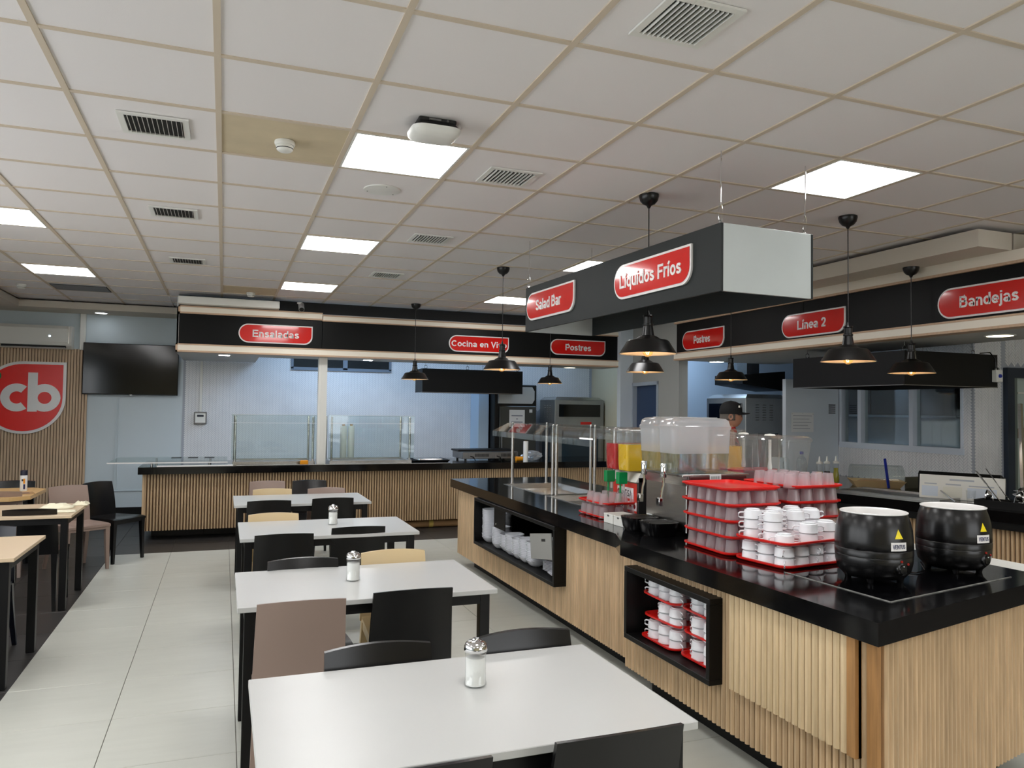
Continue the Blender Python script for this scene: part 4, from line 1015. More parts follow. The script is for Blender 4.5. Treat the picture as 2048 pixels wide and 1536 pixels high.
# ovens
def oven(x0, y0, w, d, zt, face, label):
    """display oven on a stand; face 'Y' front looks to -Y, face 'X' front looks to -X"""
    if face == 'Y': t = Thing("display_oven", label, "oven", (x0 + w / 2, y0 + d / 2, 0), 0); W, D = w, d
    else: t = Thing("display_oven", label, "oven", (x0 + w / 2, y0 + d / 2, 0), -pi / 2); W, D = d, w
    H = zt
    t.part("stand", MB().box(-W / 2 + 0.02, W / 2 - 0.02, -D / 2 + 0.03, D / 2 - 0.02, 0, 0.62), STEELD)
    t.part("cabinet", MB().cbox(-W / 2, W / 2, -D / 2, D / 2, 0.62, H - 0.05, 0.006), OVEN)
    t.part("top_cap", MB().add([(-W / 2, -D / 2, H - 0.05), (W / 2, -D / 2, H - 0.05), (W / 2, D / 2, H - 0.05), (-W / 2, D / 2, H - 0.05), (-W / 2 + .06, -D / 2 + .07, H), (W / 2 - .06, -D / 2 + .07, H), (W / 2 - .06, D / 2 - .03, H), (-W / 2 + .06, D / 2 - .03, H)],
                               [(0, 1, 5, 4), (1, 2, 6, 5), (2, 3, 7, 6), (3, 0, 4, 7), (4, 5, 6, 7)]), STEEL)
    y = -D / 2
    t.part("display", MB().cbox(-W * 0.42, W * 0.42, y - 0.012, y, H - 0.32, H - 0.12, 0.003), DGLASS)
    t.part("brand_plate", MB().box(W * 0.02, W * 0.24, y - 0.008, y, H - 0.445, H - 0.40), RED)
    dd = t.part("door", MB().cbox(-W * 0.44, W * 0.44, y - 0.03, y, 0.66, H - 0.47, 0.005), OVEN)
    t.part("door_glass", MB().box(-W * 0.37, W * 0.37, y - 0.034, y - 0.028, 0.74, H - 0.53), mat("oven_glass", rgb(44, 60, 72), 0.1), parent=dd)
    t.part("door_handle", MB().tube([(-W * 0.36, y - 0.06, H - 0.50), (W * 0.36, y - 0.06, H - 0.50)], 0.009, 8), STEEL, parent=dd)
    xs = -W / 2 if face == 'Y' else W / 2
    sgn = -1 if face == 'Y' else 1
    for c in range(3):
        for r_ in range(7):
            yy = -0.14 + 0.11 * c
            M = Matrix.Translation((xs + sgn * 0.003, yy, H - 0.14 - 0.032 * r_)) @ Matrix.Rotation(sgn * radians(-30), 4, 'Y')
            t.part("louvre", MB().box(-0.006, 0.006, -0.026, 0.026, -0.003, 0.003, M), STEEL)
    t.part("side_window", MB().box(min(xs, xs + sgn * 0.006), max(xs, xs + sgn * 0.006), -D * 0.2, D * 0.3, 0.8, H - 0.50), mat("oven_glass", rgb(44, 60, 72)))
    return t
oven(4.97, 11.2, 0.88, 0.62, 1.84, 'Y', "steel display oven against the back wall right of the refrigerator")
oven(6.21, 8.02, 0.63, 0.84, 1.865, 'X', "steel display oven at the right, behind the man in the cap")

# refrigerator
t = Thing("refrigerator", "tall dark commercial refrigerator with a curved white header and paper notices", "refrigerator", (4.34, 11.62, 0))
t.part("body", MB().cbox(-0.35, 0.36, -0.30, 0.32, 0, 2.02, 0.01), BLACKB)
d = t.part("door", MB().cbox(-0.28, 0.34, -0.34, -0.30, 0.15, 1.68, 0.008), mat("fridge_door", rgb(78, 80, 78), 0.32, metal=0.6))
hd = []
t.part("header", MB().rrect([(0.0, 0), (0.0, 0.02)], 0.62, 0.26, 0.11).v and MB().extr([(-0.30, 1.72), (0.27, 1.72), (0.31, 1.78), (0.31, 1.92), (0.27, 1.985), (-0.30, 1.985)], 1, -0.335, -0.30), mat("header_grey", rgb(186, 190, 190), 0.4))
t.part("notice", MB().box(-0.12, 0.14, -0.345, -0.341, 1.35, 1.62), PAPER, parent=d)
for k, w_ in enumerate((0.19, 0.03, 0.19)): t.part("text_line", MB().box(0.01 - w_ / 2, 0.01 + w_ / 2, -0.3465, -0.345, 1.52 - 0.05 * k, 1.535 - 0.05 * k), mat("print_grey", rgb(120, 124, 140)), parent=d)
t.part("sticker", MB().box(0.22, 0.27, -0.345, -0.341, 1.58, 1.63), PAPER, parent=d)
t.part("door_handle", MB().tube([(-0.25, -0.37, 0.7), (-0.25, -0.37, 1.2)], 0.01, 8), STEELD, parent=d)
solid("blue_pillar", MB().cbox(3.80, 3.97, 11.55, 11.98, 0, 2.0, 0.004), mat("pale_blue_paint", rgb(176, 200, 222), 0.5), (3.9, 11.7, 0), "pale blue narrow panel left of the refrigerator", "panel")

# =================================================================== TABLES AND CHAIRS
def make_table(label, loc, w, d, topm, group, edge=None):
    t = Thing("dining_table", label, "table", loc, 0, group)
    t.part("tabletop", MB().cbox(-w / 2, w / 2, -d / 2, d / 2, 0.727, 0.75, 0.002), topm)
    f = MB(); i = 0.03; a = 0.025
    f.box(-w / 2 + i + .05, w / 2 - i - .05, -d / 2 + i, -d / 2 + i + a, 0.677, 0.727).box(-w / 2 + i + .05, w / 2 - i - .05, d / 2 - i - a, d / 2 - i, 0.677, 0.727)
    f.box(-w / 2 + i, -w / 2 + i + a, -d / 2 + i + .05, d / 2 - i - .05, 0.677, 0.727).box(w / 2 - i - a, w / 2 - i, -d / 2 + i + .05, d / 2 - i - .05, 0.677, 0.727)
    t.part("frame", f, BLACK_MET)
    for sx in (-1, 1):
        for sy_ in (-1, 1):
            cx_, cy_ = sx * (w / 2 - i - .025), sy_ * (d / 2 - i - .025)
            l = t.part("leg", MB().cbox(cx_ - .025, cx_ + .025, cy_ - .025, cy_ + .025, 0.004, 0.727, 0.002), BLACK_MET)
            t.part("foot_cap", MB().box(cx_ - .023, cx_ + .023, cy_ - .023, cy_ + .023, 0.0, 0.006), BLACK_PL, parent=l)
    return t
G1 = "white dining tables in a row"
make_table("nearest white-topped dining table, cut off by the bottom picture edge", (0.69, 2.24, 0), 1.19, 0.75, WHITE_LAM, G1)
make_table("white-topped dining table second from the camera", (0.676, 3.92, 0), 1.20, 0.76, WHITE_LAM, G1)
make_table("white-topped dining table third from the camera", (0.725, 5.74, 0), 1.21, 0.78, WHITE_LAM, G1)
make_table("farthest white-topped dining table near the back counter", (0.71, 7.55, 0), 1.21, 0.78, WHITE_LAM, G1)
G2 = "pale wood-topped tables along the left"
make_table("pale beige-topped table at the left edge, nearer of the two on the dark floor", (-1.69, 5.47, 0), 1.2, 0.82, CREAM_LAM, G2)
make_table("pale beige-topped table on the left with crumpled paper napkins on it", (-1.70, 7.27, 0), 1.2, 0.82, CREAM_LAM, G2)
t = Thing("dining_table", "far pine-topped table with cut corners carrying a spray can", "table", (-2.34, 8.72, 0), 0, G2)
w_, d_, c_ = 0.65, 0.48, 0.14
t.part("tabletop", MB().prism([(-w_, -d_ + c_), (-w_ + c_, -d_), (w_ - c_, -d_), (w_, -d_ + c_), (w_, d_ - c_), (w_ - c_, d_), (-w_ + c_, d_), (-w_, d_ - c_)], 0.715, 0.75), PINE_LAM)
t.part("frame", MB().box(-0.55, 0.55, -0.36, -0.33, 0.67, 0.715).box(-0.55, 0.55, 0.33, 0.36, 0.67, 0.715).box(-0.55, -0.52, -0.33, 0.33, 0.67, 0.715).box(0.52, 0.55, -0.33, 0.33, 0.67, 0.715), BLACK_MET)
for sx in (-0.52, 0.52):
    for sy_ in (-0.33, 0.33): t.part("leg", MB().cbox(sx - .025, sx + .025, sy_ - .025, sy_ + .025, 0, 0.715, 0.002), BLACK_MET)

def chair_parts():
    P = {}
    # seat: dished slab with skirt
    def seat(u, v):
        x = (u - .5) * (0.42 - 0.05 * v) ; y = 0.188 - 0.403 * v
        z = 0.452 - 0.014 * (1 - (2 * u - 1) ** 2) * sin(pi * min(1, v * 1.0)) - 0.010 * max(0, 0.12 - v) / 0.12
        return (x, y, z), (0, 0, -1)
    P["seat"] = MB().shell(seat, 10, 10, 0.022)
    sk = MB()
    sk.add([(-.205, .180, .435), (.205, .180, .435), (.205, .180, .395), (-.205, .180, .395), (-.205, .168, .435), (.205, .168, .435), (.205, .168, .395), (-.205, .168, .395)], [(0, 3, 2, 1), (4, 5, 6, 7), (3, 7, 6, 2), (0, 1, 5, 4)])
    for s_ in (-1, 1):
        sk.add([(s_ * .207, .180, .436), (s_ * .182, -.205, .436), (s_ * .182, -.205, .385), (s_ * .207, .180, .395), (s_ * .195, .180, .436), (s_ * .170, -.205, .436), (s_ * .170, -.205, .385), (s_ * .195, .180, .395)],
               [(0, 1, 2, 3), (4, 7, 6, 5), (3, 2, 6, 7), (0, 4, 5, 1)])
    P["skirt"] = sk
    def back(u, v):
        w = 0.392 - 0.022 * v
        x = (u - .5) * w; q = (2 * u - 1) ** 2
        y = -0.195 - 0.055 * v - 0.025 * (1 - q) * (0.35 + 0.65 * v) + 0.012 * sin(pi * v)
        z = 0.430 + (0.374 - 0.010 * q) * v
        return (x, y, z), (0, -1, 0.1)
    P["backrest"] = MB().shell(back, 12, 10, 0.016)
    def leg(x, y, fx, fy, z1=0.44):
        mb = MB(); a, b = 0.022, 0.013
        vs = []
        for (cx_, cy_, z, h) in ((fx, fy, 0.0, b), ((x * .75 + fx * .25), (y * .75 + fy * .25), 0.30, a * .85), (x, y, z1, a)):
            vs += [(cx_ - h, cy_ - h, z), (cx_ + h, cy_ - h, z), (cx_ + h, cy_ + h, z), (cx_ - h, cy_ + h, z)]
        fs = [(3, 2, 1, 0), (8, 9, 10, 11)]
        for k in (0, 4): fs += [(k, k + 1, k + 5, k + 4), (k + 1, k + 2, k + 6, k + 5), (k + 2, k + 3, k + 7, k + 6), (k + 3, k, k + 4, k + 7)]
        return mb.add(vs, fs)
    P["legs"] = [leg(-.186, .160, -.197, .168), leg(.186, .160, .197, .168), leg(-.166, -.190, -.190, -.285), leg(.166, -.190, .190, -.285)]
    return P
CP = chair_parts()
CHAIR_ME = {}
def chair(m, label, x, y, rz, group, kind="plastic_chair"):
    if m.name not in CHAIR_ME:
        CHAIR_ME[m.name] = {k: (v.mesh(k, m) if k != "legs" else [l.mesh("leg", m) for l in v]) for k, v in CP.items()}
    M = CHAIR_ME[m.name]
    r = bpy.data.objects.new(kind, None); COL.objects.link(r); r.location = (x, y, 0); r.rotation_euler = (0, 0, rz)
    tag(r, label, "chair", group)
    link("seat", M["seat"], r); link("seat_skirt", M["skirt"], r); link("backrest", M["backrest"], r)
    for l in M["legs"]: link("leg", l, r)
    return r
GW, GL = "plastic chairs around the white tables", "plastic chairs around the left tables"
N_, S_ = 0.0, pi
BO = 0.275   # distance from the chair origin to its back
# name, x centre, y of back line
for (m, lab, x, yb, near) in (
    (BLACK_PL, "black chair on the near side of the nearest table, left one at the bottom edge", 0.44, 1.74, True),
    (BLACK_PL, "black chair on the near side of the nearest table, right one at the bottom edge", 0.985, 1.755, True),
    (BLACK_PL, "black chair on the far side of the nearest table, left of the sugar shaker", 0.525, 2.69, False),
    (BLACK_PL, "black chair on the far side of the nearest table, right of the sugar shaker", 1.065, 2.68, False),
    (TAUPE_PL, "taupe chair seen from behind at the second table, left", 0.335, 3.38, True),
    (BLACK_PL, "black chair seen from behind at the second table, right", 0.835, 3.435, True),
    (BLACK_PL, "black chair on the far side of the second table, left", 0.425, 4.32, False),
    (BEIGE_PL, "beige chair on the far side of the second table, right", 0.94, 4.42, False),
    (BLACK_PL, "black chair seen from behind at the third table, left", 0.39, 5.17, True),
    (BLACK_PL, "black chair seen from behind at the third table, right", 0.90, 5.35, True),
    (BEIGE_PL, "beige chair on the far side of the third table", 0.38, 6.19, False),
    (BLACK_PL, "black chair seen from behind at the farthest table, left", 0.395, 7.03, True),
    (BLACK_PL, "black chair seen from behind at the farthest table, right", 0.955, 7.10, True),
    (BEIGE_PL, "beige chair on the far side of the farthest white table, left", 0.475, 8.02, False),
    (TAUPE_PL, "taupe chair on the far side of the farthest white table, right", 1.00, 7.99, False),
    (TAUPE_PL, "small far taupe chair left in the spare row before the back counter", 0.47, 8.86, False),
    (BLACK_PL, "small far black chair right in the spare row before the back counter", 0.92, 8.86, False)):
    chair(m, lab, x, yb + BO if near else yb - BO, N_ if near else S_, GW)
for (m, lab, x, yb, near) in (
    (BLACK_PL, "black chair seen from behind at the left beige table with the napkins", -1.40, 6.92, True),
    (NAVY_PL, "dark navy chair on the far side of the nearer left beige table", -1.47, 6.02, False),
    (BLACK_PL, "black chair before the nearer left beige table, cut by the picture edge", -1.50, 5.02, True),
    (TAUPE_PL, "taupe chair seen from behind before the far pine table", -1.94, 8.33, True),
    (BLACK_PL, "black chair behind the far pine table against the slatted wall", -2.05, 9.46, False)):
    chair(m, lab, x, yb + BO if near else yb - BO, N_ if near else S_, GL)
chair(TAUPE_PL, "glossy light taupe chair standing sideways beside the beige table with the napkins", -1.30, 8.55, radians(-146), GL)
chair(BLACK_PL, "glossy black chair standing sideways by the left end of the back counter", -1.03, 8.98, radians(-128), GL)

def shaker(x, y, label):
    t = Thing("sugar_shaker", label, "sugar shaker", (x, y, 0.75), 0, "sugar shakers on the white tables")
    j = t.part("jar", MB().lathe([(0.034, 0.0), (0.036, 0.003), (0.036, 0.012), (0.0335, 0.016), (0.0335, 0.10), (0.035, 0.106), (0.035, 0.112)], 36, flute=0.045, cap1=False), JARG)
    t.part("sugar", MB().lathe([(0.031, 0.005), (0.031, 0.086), (0.029, 0.09), (0.0, 0.096)], 24, cap1=False), SUGAR)
    t.part("lid", MB().lathe([(0.0365, 0.110), (0.0375, 0.114), (0.037, 0.124), (0.033, 0.134), (0.024, 0.141), (0.010, 0.1445), (0.0, 0.145)], 28, cap0=False, cap1=False), CHROME)
    t.part("pour_flap", MB().lathe([(0.011, 0.1445), (0.010, 0.148), (0.0, 0.149)], 14, (0, 0.004, 0)), CHROME)
shaker(0.77, 2.335, "glass sugar shaker with chrome lid on the nearest white table")
shaker(0.636, 3.935, "glass sugar shaker with chrome lid on the second white table")
shaker(0.786, 5.845, "small glass sugar shaker with chrome lid on the third white table")

t = Thing("spray_can", "tall spray can with dark cap and white printed label on the pine table", "spray can", (-1.85, 8.86, 0.75))
t.part("can", MB().lathe([(0.030, 0), (0.032, 0.004), (0.032, 0.155), (0.026, 0.165)], 20), PAPER)
t.part("cap", MB().lathe([(0.031, 0.155), (0.031, 0.20), (0.028, 0.206), (0, 0.207)], 20, cap1=False), mat("cap_navy", rgb(16, 20, 44), 0.35))
for (z, h, m_, a) in ((0.02, 0.05, INKB, -1.2), (0.075, 0.05, ORG, -1.25), (0.10, 0.02, INK, -1.7)):
    t.part("label_print", MB().box(-0.008, 0.008, -0.0335, -0.0325, z, z + h, Matrix.Rotation(a + pi / 2, 4, 'Z')), m_)
t = Thing("magazine", "thin printed leaflet lying on the pine table beside the spray can", "leaflet", (-1.80, 8.62, 0.75), 0.3)
t.part("cover", MB().cbox(-0.09, 0.09, -0.11, 0.11, 0, 0.004, 0.001), CARD)
t.part("picture", MB().box(-0.06, 0.05, -0.07, 0.06, 0.004, 0.0046), mat("leaflet_brown", rgb(120, 84, 66), 0.5))
def napkin(x, y, sx, sy_, sz, seed, label):
    rnd = random.Random(seed)
    H = [[rnd.uniform(0.2, 1) for _ in range(9)] for _ in range(9)]
    def fn(u, v):
        e = min(u, 1 - u, v, 1 - v) * 4; e = min(1, e)
        h = H[int(v * 8 + .5)][int(u * 8 + .5)]
        return (x + (u - .5) * sx + rnd.uniform(-1, 1) * sx * .05, y + (v - .5) * sy_ + rnd.uniform(-1, 1) * sy_ * .05, 0.752 + sz * h * e)
    mb = MB().grid(fn, 8, 8); o = solid("paper_napkin", mb, NAPK, (x, y, 0.751), label, "napkin", "napkins on the left table")
    sd = o.modifiers.new("s", 'SOLIDIFY'); sd.thickness = 0.0015; sd.offset = 1
napkin(-1.29, 7.36, 0.24, 0.17, 0.045, 4, "crumpled cream paper napkin near the middle of the beige table")
napkin(-1.14, 7.56, 0.12, 0.16, 0.035, 9, "crumpled cream paper napkin at the far corner of the beige table")
napkin(-1.24, 7.12, 0.26, 0.16, 0.006, 12, "flat white paper napkin at the near edge of the beige table")

# =================================================================== WALL ITEMS
t = Thing("television", "large black wall television", "television", (-1.227, 11.93, 1.76))
t.part("bezel", MB().cbox(-0.605, 0.605, -0.03, 0.0, 0, 0.715, 0.004), BLACKB)
t.part("screen", MB().box(-0.597, 0.597, -0.032, -0.0295, 0.014, 0.707), SCREEN)
t.part("mount", MB().box(-0.2, 0.2, 0.0, 0.069, 0.2, 0.5), BLACK_MET)
t.part("logo_tab", MB().box(-0.018, 0.018, -0.033, -0.028, -0.006, 0.004), STEELD)
t = Thing("air_conditioner", "white split air conditioner high on the slatted wall", "air conditioner", (-2.36, 12.0, 2.37))
t.part("casing", MB().extr([(-0.001, 0.0), (-0.12, 0.0), (-0.19, 0.045), (-0.205, 0.09), (-0.20, 0.27), (-0.17, 0.312), (-0.001, 0.315)], 0, -0.45, 0.40), OFFW)
t.part("air_slot", MB().box(-0.42, 0.33, -0.192, -0.11, 0.012, 0.04), DARKV)
t.part("louvre_blade", MB().box(-0.42, 0.33, -0.205, -0.165, 0.008, 0.014), STEELD)
t.part("end_trim", MB().box(0.36, 0.372, -0.206, -0.17, 0.07, 0.30), CHROME)
t.part("display", MB().box(0.13, 0.15, -0.2065, -0.203, 0.155, 0.175), LED)
solid("pipe_cover", MB().cbox(-1.885, -1.815, 11.94, 12.0, 2.37, 2.874, 0.004), OFFW, (-1.85, 11.97, 2.37), "white vertical pipe cover between air conditioner and television", "pipe cover")
# leaf-shaped company logo
t = Thing("wall_logo", "large red leaf-shaped wall logo with white letters", "logo", (-2.53, 11.963, 1.70))
def leaf(r, cr_=0.0):
    p = [(r, r * 0.98)]
    for i in range(37):
        a = pi / 2 + (3 * pi / 2) * i / 36
        p.append((r * cos(a), r * sin(a) * 0.98))
    return p
t.part("border", MB().extr([(x, z) for x, z in leaf(0.50)], 1, -0.03, 0.0), SIGNW)
t.part("field", MB().extr([(x, z) for x, z in leaf(0.462)], 1, -0.036, -0.028), mat("logo_red", rgb(236, 26, 16), 0.25))
def ring(cx_, cz, ro, ri, a0, a1, n=28):
    mb = MB(); vs = []; fs = []
    for k in range(n + 1):
        a = a0 + (a1 - a0) * k / n
        for r_ in (ro, ri):
            for y in (-0.046, -0.034): vs.append((cx_ + r_ * cos(a), y, cz + r_ * sin(a)))
    for k in range(n):
        b = k * 4
        fs += [(b, b + 4, b + 6, b + 2), (b + 1, b + 3, b + 7, b + 5), (b, b + 1, b + 5, b + 4), (b + 2, b + 6, b + 7, b + 3)]
    if abs(a1 - a0) < 2 * pi - 0.01: fs += [(0, 2, 3, 1), (n * 4, n * 4 + 1, n * 4 + 3, n * 4 + 2)]
    return mb.add(vs, fs)
t.part("letter_c", ring(-0.075, 0.0, 0.188, 0.082, radians(52), radians(308)), SIGNW)
b_ = ring(0.252, 0.0, 0.188, 0.082, 0, 2 * pi); b_.box(0.052, 0.165, -0.0462, -0.0338, -0.188, 0.34)
t.part("letter_b", b_, SIGNW)
j_ = MB().box(-0.40, -0.292, -0.046, -0.034, -0.19, 0.18)
t.part("letter_j", j_, SIGNW)
t.part("green_dot", MB().lathe([(0.085, 0), (0.08, 0.012), (0, 0.014)], 24, M=Matrix.Translation((-0.345, -0.036, 0.285)) @ Matrix.Rotation(pi / 2, 4, 'X')), GREEN)
t.part("dot_highlight", MB().lathe([(0.018, 0), (0.016, 0.004)], 12, M=Matrix.Translation((-0.31, -0.050, 0.315)) @ Matrix.Rotation(pi / 2, 4, 'X')), SIGNW)
t = Thing("meter_box", "small grey wall meter with display and cable above it", "meter", (-0.315, 11.985, 1.355))
t.part("housing", MB().cbox(-0.085, 0.085, -0.035, 0, 0, 0.175, 0.005), STEELD)
t.part("face", MB().box(-0.068, 0.068, -0.038, -0.034, 0.02, 0.155), OFFW)
t.part("display", MB().box(-0.045, 0.045, -0.04, -0.037, 0.105, 0.135), INK)
t.part("conduit", MB().cbox(-0.018, 0.018, -0.015, 0, 0.176, 0.915, 0.002), OFFW)
t = Thing("bullet_camera", "small grey bullet security camera above the back fascia", "camera", (0.86, 9.88, 2.86))
t.part("mount", MB().lathe([(0.03, 0.06), (0.03, 0.075)], 14).tube([(0, 0, 0.07), (0, -0.02, 0.03)], 0.012, 8), OFFW)
t.part("body", MB().lathe([(0.034, 0), (0.036, 0.03), (0.036, 0.11), (0.03, 0.12)], 18, M=Matrix.Translation((0.02, -0.07, -0.02)) @ Matrix.Rotation(radians(-50), 4, 'X')), mat("camera_grey", rgb(150, 150, 150), 0.4))
t.part("lens", MB().lathe([(0.030, -0.002), (0.0, -0.004)], 18, cap0=False, M=Matrix.Translation((0.02, -0.07, -0.02)) @ Matrix.Rotation(radians(-50), 4, 'X')), BLACK_PL)

# =================================================================== BACK COUNTER ITEMS (z = ZT)
t = Thing("glass_shelf", "clear glass shelf reaching past the left end of the back counter", "glass shelf", (-0.6, 10.5, ZT))
t.part("pane", MB().box(-0.66, 0.66, -0.50, 0.52, 0.046, 0.056), GLASS)
t.part("front_edge", MB().box(-0.66, 0.66, -0.506, -0.50, 0.044, 0.058), SIGNW)
for x in (-0.2, 0.45):
    for y in (-0.3, 0.4): t.part("standoff", MB().lathe([(0.014, 0), (0.014, 0.046)], 12, (x, y, 0)), STEEL)
for k in range(3):
    for q in range(4): t.part("vent_slot", MB().box(-0.02 + 0.2 * k, 0.10 + 0.2 * k, 0.22 + 0.06 * q, 0.245 + 0.06 * q, 0.0565, 0.058), DARKV)
solid("white_edge_strip", MB().cbox(-0.73, 0.125, 9.995, 10.05, ZT, ZT + 0.016, 0.002), SIGNW, (-0.3, 10.02, ZT), "white strip along the front edge of the back counter, left end", "edge strip")
solid("steel_edge_strip", MB().cbox(0.16, 2.9, 10.0, 10.045, ZT, ZT + 0.008, 0.002), STEEL, (1.5, 10.02, ZT), "long thin steel strip along the front edge of the back counter", "edge strip")
def back_guard(x0, x1, y0, y1, label):
    t = Thing("sneeze_guard", label, "sneeze guard", ((x0 + x1) / 2, (y0 + y1) / 2, ZT), 0, "glass guards on the back counter")
    W, D = (x1 - x0) / 2, (y1 - y0) / 2; H = 0.61
    t.part("base", MB().box(-W, W, -D, -D + 0.06, 0, 0.035).box(-W, W, D - 0.04, D, 0, 0.035).box(-W, -W + 0.05, -D + .06, D - .04, 0, 0.035).box(W - 0.05, W, -D + .06, D - .04, 0, 0.035), STEEL)
    t.part("tray_floor", MB().box(-W + .05, W - .05, -D + .06, D - .04, 0.0, 0.012), STEELD)
    for x in (-W + 0.025, W - 0.025):
        for y in (-D + 0.03, D - 0.02): t.part("post", MB().lathe([(0.015, 0.035), (0.015, H), (0.011, H + 0.006)], 14, (x, y, 0)), STEEL)
    t.part("front_pane", MB().box(-W - 0.02, W + 0.03, -D - 0.003, -D + 0.005, 0.06, H + 0.02), GLASS)
    t.part("top_pane", MB().box(-W - 0.02, W + 0.03, -D + 0.006, D, H + 0.012, H + 0.02), GLASS)
    t.part("top_edge", MB().box(-W - 0.02, W + 0.03, -D - 0.004, -D + 0.006, H + 0.02, H + 0.024), SIGNW)
    t.part("pane_seam", MB().box(-W - 0.02, W + 0.03, -D - 0.006, -D - 0.003, H - 0.085, H - 0.08), SIGNW)
back_guard(0.12, 1.13, 10.26, 10.9, "glass sneeze guard left of the white post")
back_guard(1.32, 2.42, 10.26, 10.9, "glass sneeze guard right of the white post")
solid("tape_measure", MB().cbox(0.93, 1.03, 10.08, 10.14, ZT, ZT + 0.055, 0.008), ORG, (0.98, 10.11, ZT), "small orange and red box at the foot of the white post", "box")
for (x, lab) in ((1.60, "tall white plastic roll left behind the right glass guard"), (1.71, "tall white plastic roll right behind the right glass guard")):
    t = Thing("plastic_roll", lab, "roll", (x, 11.0, ZT), 0, "white rolls behind the glass guard")
    t.part("film", MB().lathe([(0.045, 0), (0.047, 0.01), (0.047, 0.47), (0.045, 0.48)], 20), OFFW)
    t.part("core", MB().lathe([(0.02, 0.48), (0.02, 0.50)], 12), CARD)
t = Thing("baking_tray", "black baking tray with a steel lid lying on the back counter", "tray", (2.70, 10.45, ZT))
t.part("tray", MB().rrect([(0.03, 0), (0.0, 0.03), (0.004, 0.034), (0.03, 0.01)], 0.52, 0.5, 0.03, cap1=True), BLACKB)
t.part("lid", MB().rrect([(0.0, 0.03), (0.01, 0.045), (0.06, 0.05)], 0.36, 0.34, 0.03), STEEL)
t = Thing("griddle", "low steel double contact griddle on the back counter", "griddle", (3.62, 10.62, ZT))
t.part("body", MB().cbox(-0.44, 0.40, -0.26, 0.26, 0.03, 0.13, 0.006), STEELD)
t.part("plate", MB().box(-0.46, 0.40, -0.10, 0.26, 0.13, 0.155), BLACKB)
for k in range(2):
    p0 = -0.36 + 0.40 * k
    pn_ = t.part("rear_panel", MB().box(p0, p0 + 0.34, -0.266, -0.26, 0.035, 0.12), STEELD)
    for q in range(11): t.part("slot", MB().box(p0 + 0.10 + 0.02 * q, p0 + 0.112 + 0.02 * q, -0.269, -0.265, 0.06, 0.105), DARKV, parent=pn_)
    t.part("cable", MB().tube([(p0 + 0.03, -0.27, 0.07), (p0 + 0.07, -0.30, 0.06), (p0 + 0.10, -0.29, 0.006)], 0.006, 6), BLACK_PL, parent=pn_)
for x in (-0.38, 0.34): 
    for y in (-0.2, 0.2): t.part("foot", MB().lathe([(0.016, 0), (0.018, 0.03)], 10, (x, y, 0)), BLACK_PL)
Mx = Matrix.Translation((3.93, 10.21, ZT + 0.036)) @ Matrix.Rotation(pi / 2, 4, 'Y') @ Matrix.Rotation(0.0, 4, 'X')
t = Thing("orange_cup", "orange cup lying on its side on the back counter", "cup", (3.97, 10.2, ZT), world=True)
t.part("cup", MB().lathe([(0.036, 0), (0.034, 0.02), (0.031, 0.115)], 20, M=Mx), ORG)
t.part("dark_end", MB().lathe([(0.031, 0.115), (0.034, 0.117), (0.034, 0.14)], 20, M=Mx), BLACK_PL)
t = Thing("paper_roll", "upright white paper roll on the back counter", "paper roll", (4.02, 9.9 + 0.16, ZT))
t.part("paper", MB().lathe([(0.034, 0), (0.035, 0.004), (0.035, 0.29), (0.034, 0.295)], 22), PAPER)
t.part("core", MB().lathe([(0.014, 0.295), (0.014, 0.299)], 14), CARD)
rnd = random.Random(5)
mb = MB()
def bag(u, v):
    a = 2 * pi * u; b = pi * v
    r = 0.11 * (1 + 0.22 * sin(5 * a + 3 * b) + rnd.uniform(-.12, .12))
    return (4.20 + r * sin(b) * cos(a) * 1.3, 10.28 + r * sin(b) * sin(a), ZT + 0.075 + 0.072 * cos(b) * (1 + rnd.uniform(-.1, .1)))
solid("plastic_bag", MB().grid(bag, 22, 12, smooth=False), BAGM, (4.20, 10.28, ZT), "crumpled clear plastic bag beside the upright paper roll", "bag")

# =================================================================== ISLAND ITEMS (z = ZT)
def prof_tray(w, d):
    mb = MB()
    mb.rrect([(0.022, 0.0), (0.010, 0.003), (0.004, 0.010), (-0.004, 0.011), (-0.005, 0.019), (0.004, 0.020), (0.014, 0.006), (0.026, 0.0035)], w, d, 0.055, n=6)
    return mb
TRAY_ME = {}
def tray(x, y, z, rz, label, w=0.44, d=0.36, group="red serving trays"):
    k = (w, d)
    if k not in TRAY_ME: TRAY_ME[k] = prof_tray(w, d).mesh("serving_tray", TRAYR)
    o = link("serving_tray", TRAY_ME[k], None, (x, y, z), rz); return tag(o, label, "tray", group)
CUP_ME = MB().lathe([(0.0355, 0.0), (0.0365, 0.002), (0.0365, 0.006), (0.0345, 0.010), (0.0275, 0.072), (0.0255, 0.076), (0.0, 0.075)], 16, cap0=False, cap1=False).mesh("tumbler", CUPM)
ORD = "first second third fourth fifth sixth seventh eighth ninth tenth eleventh twelfth thirteenth fourteenth fifteenth sixteenth seventeenth eighteenth nineteenth twentieth".split()
def cups(cx_, cy_, z, rz, w, d, nx, ny, label, keep=None):
    k = 0
    for a in range(nx):
        for b in range(ny):
            if keep and not keep(a, b): continue
            lx = (a - (nx - 1) / 2) * (w - 0.10) / max(nx - 1, 1); ly = (b - (ny - 1) / 2) * (d - 0.10) / max(ny - 1, 1)
            x = cx_ + lx * cos(rz) - ly * sin(rz) + random.uniform(-.003, .003); y = cy_ + lx * sin(rz) + ly * cos(rz) + random.uniform(-.003, .003)
            o = link("tumbler", CUP_ME, None, (x, y, z)); tag(o, label + ", " + ORD[b] + " row from front, " + ORD[a] + " from left", "cup", "upturned frosted tumblers")
STEP = 0.0835
TN = ["bottom", "second", "third", "fourth", "top"]
s1 = (2.62, 3.50); s2_ = (3.04, 3.52)
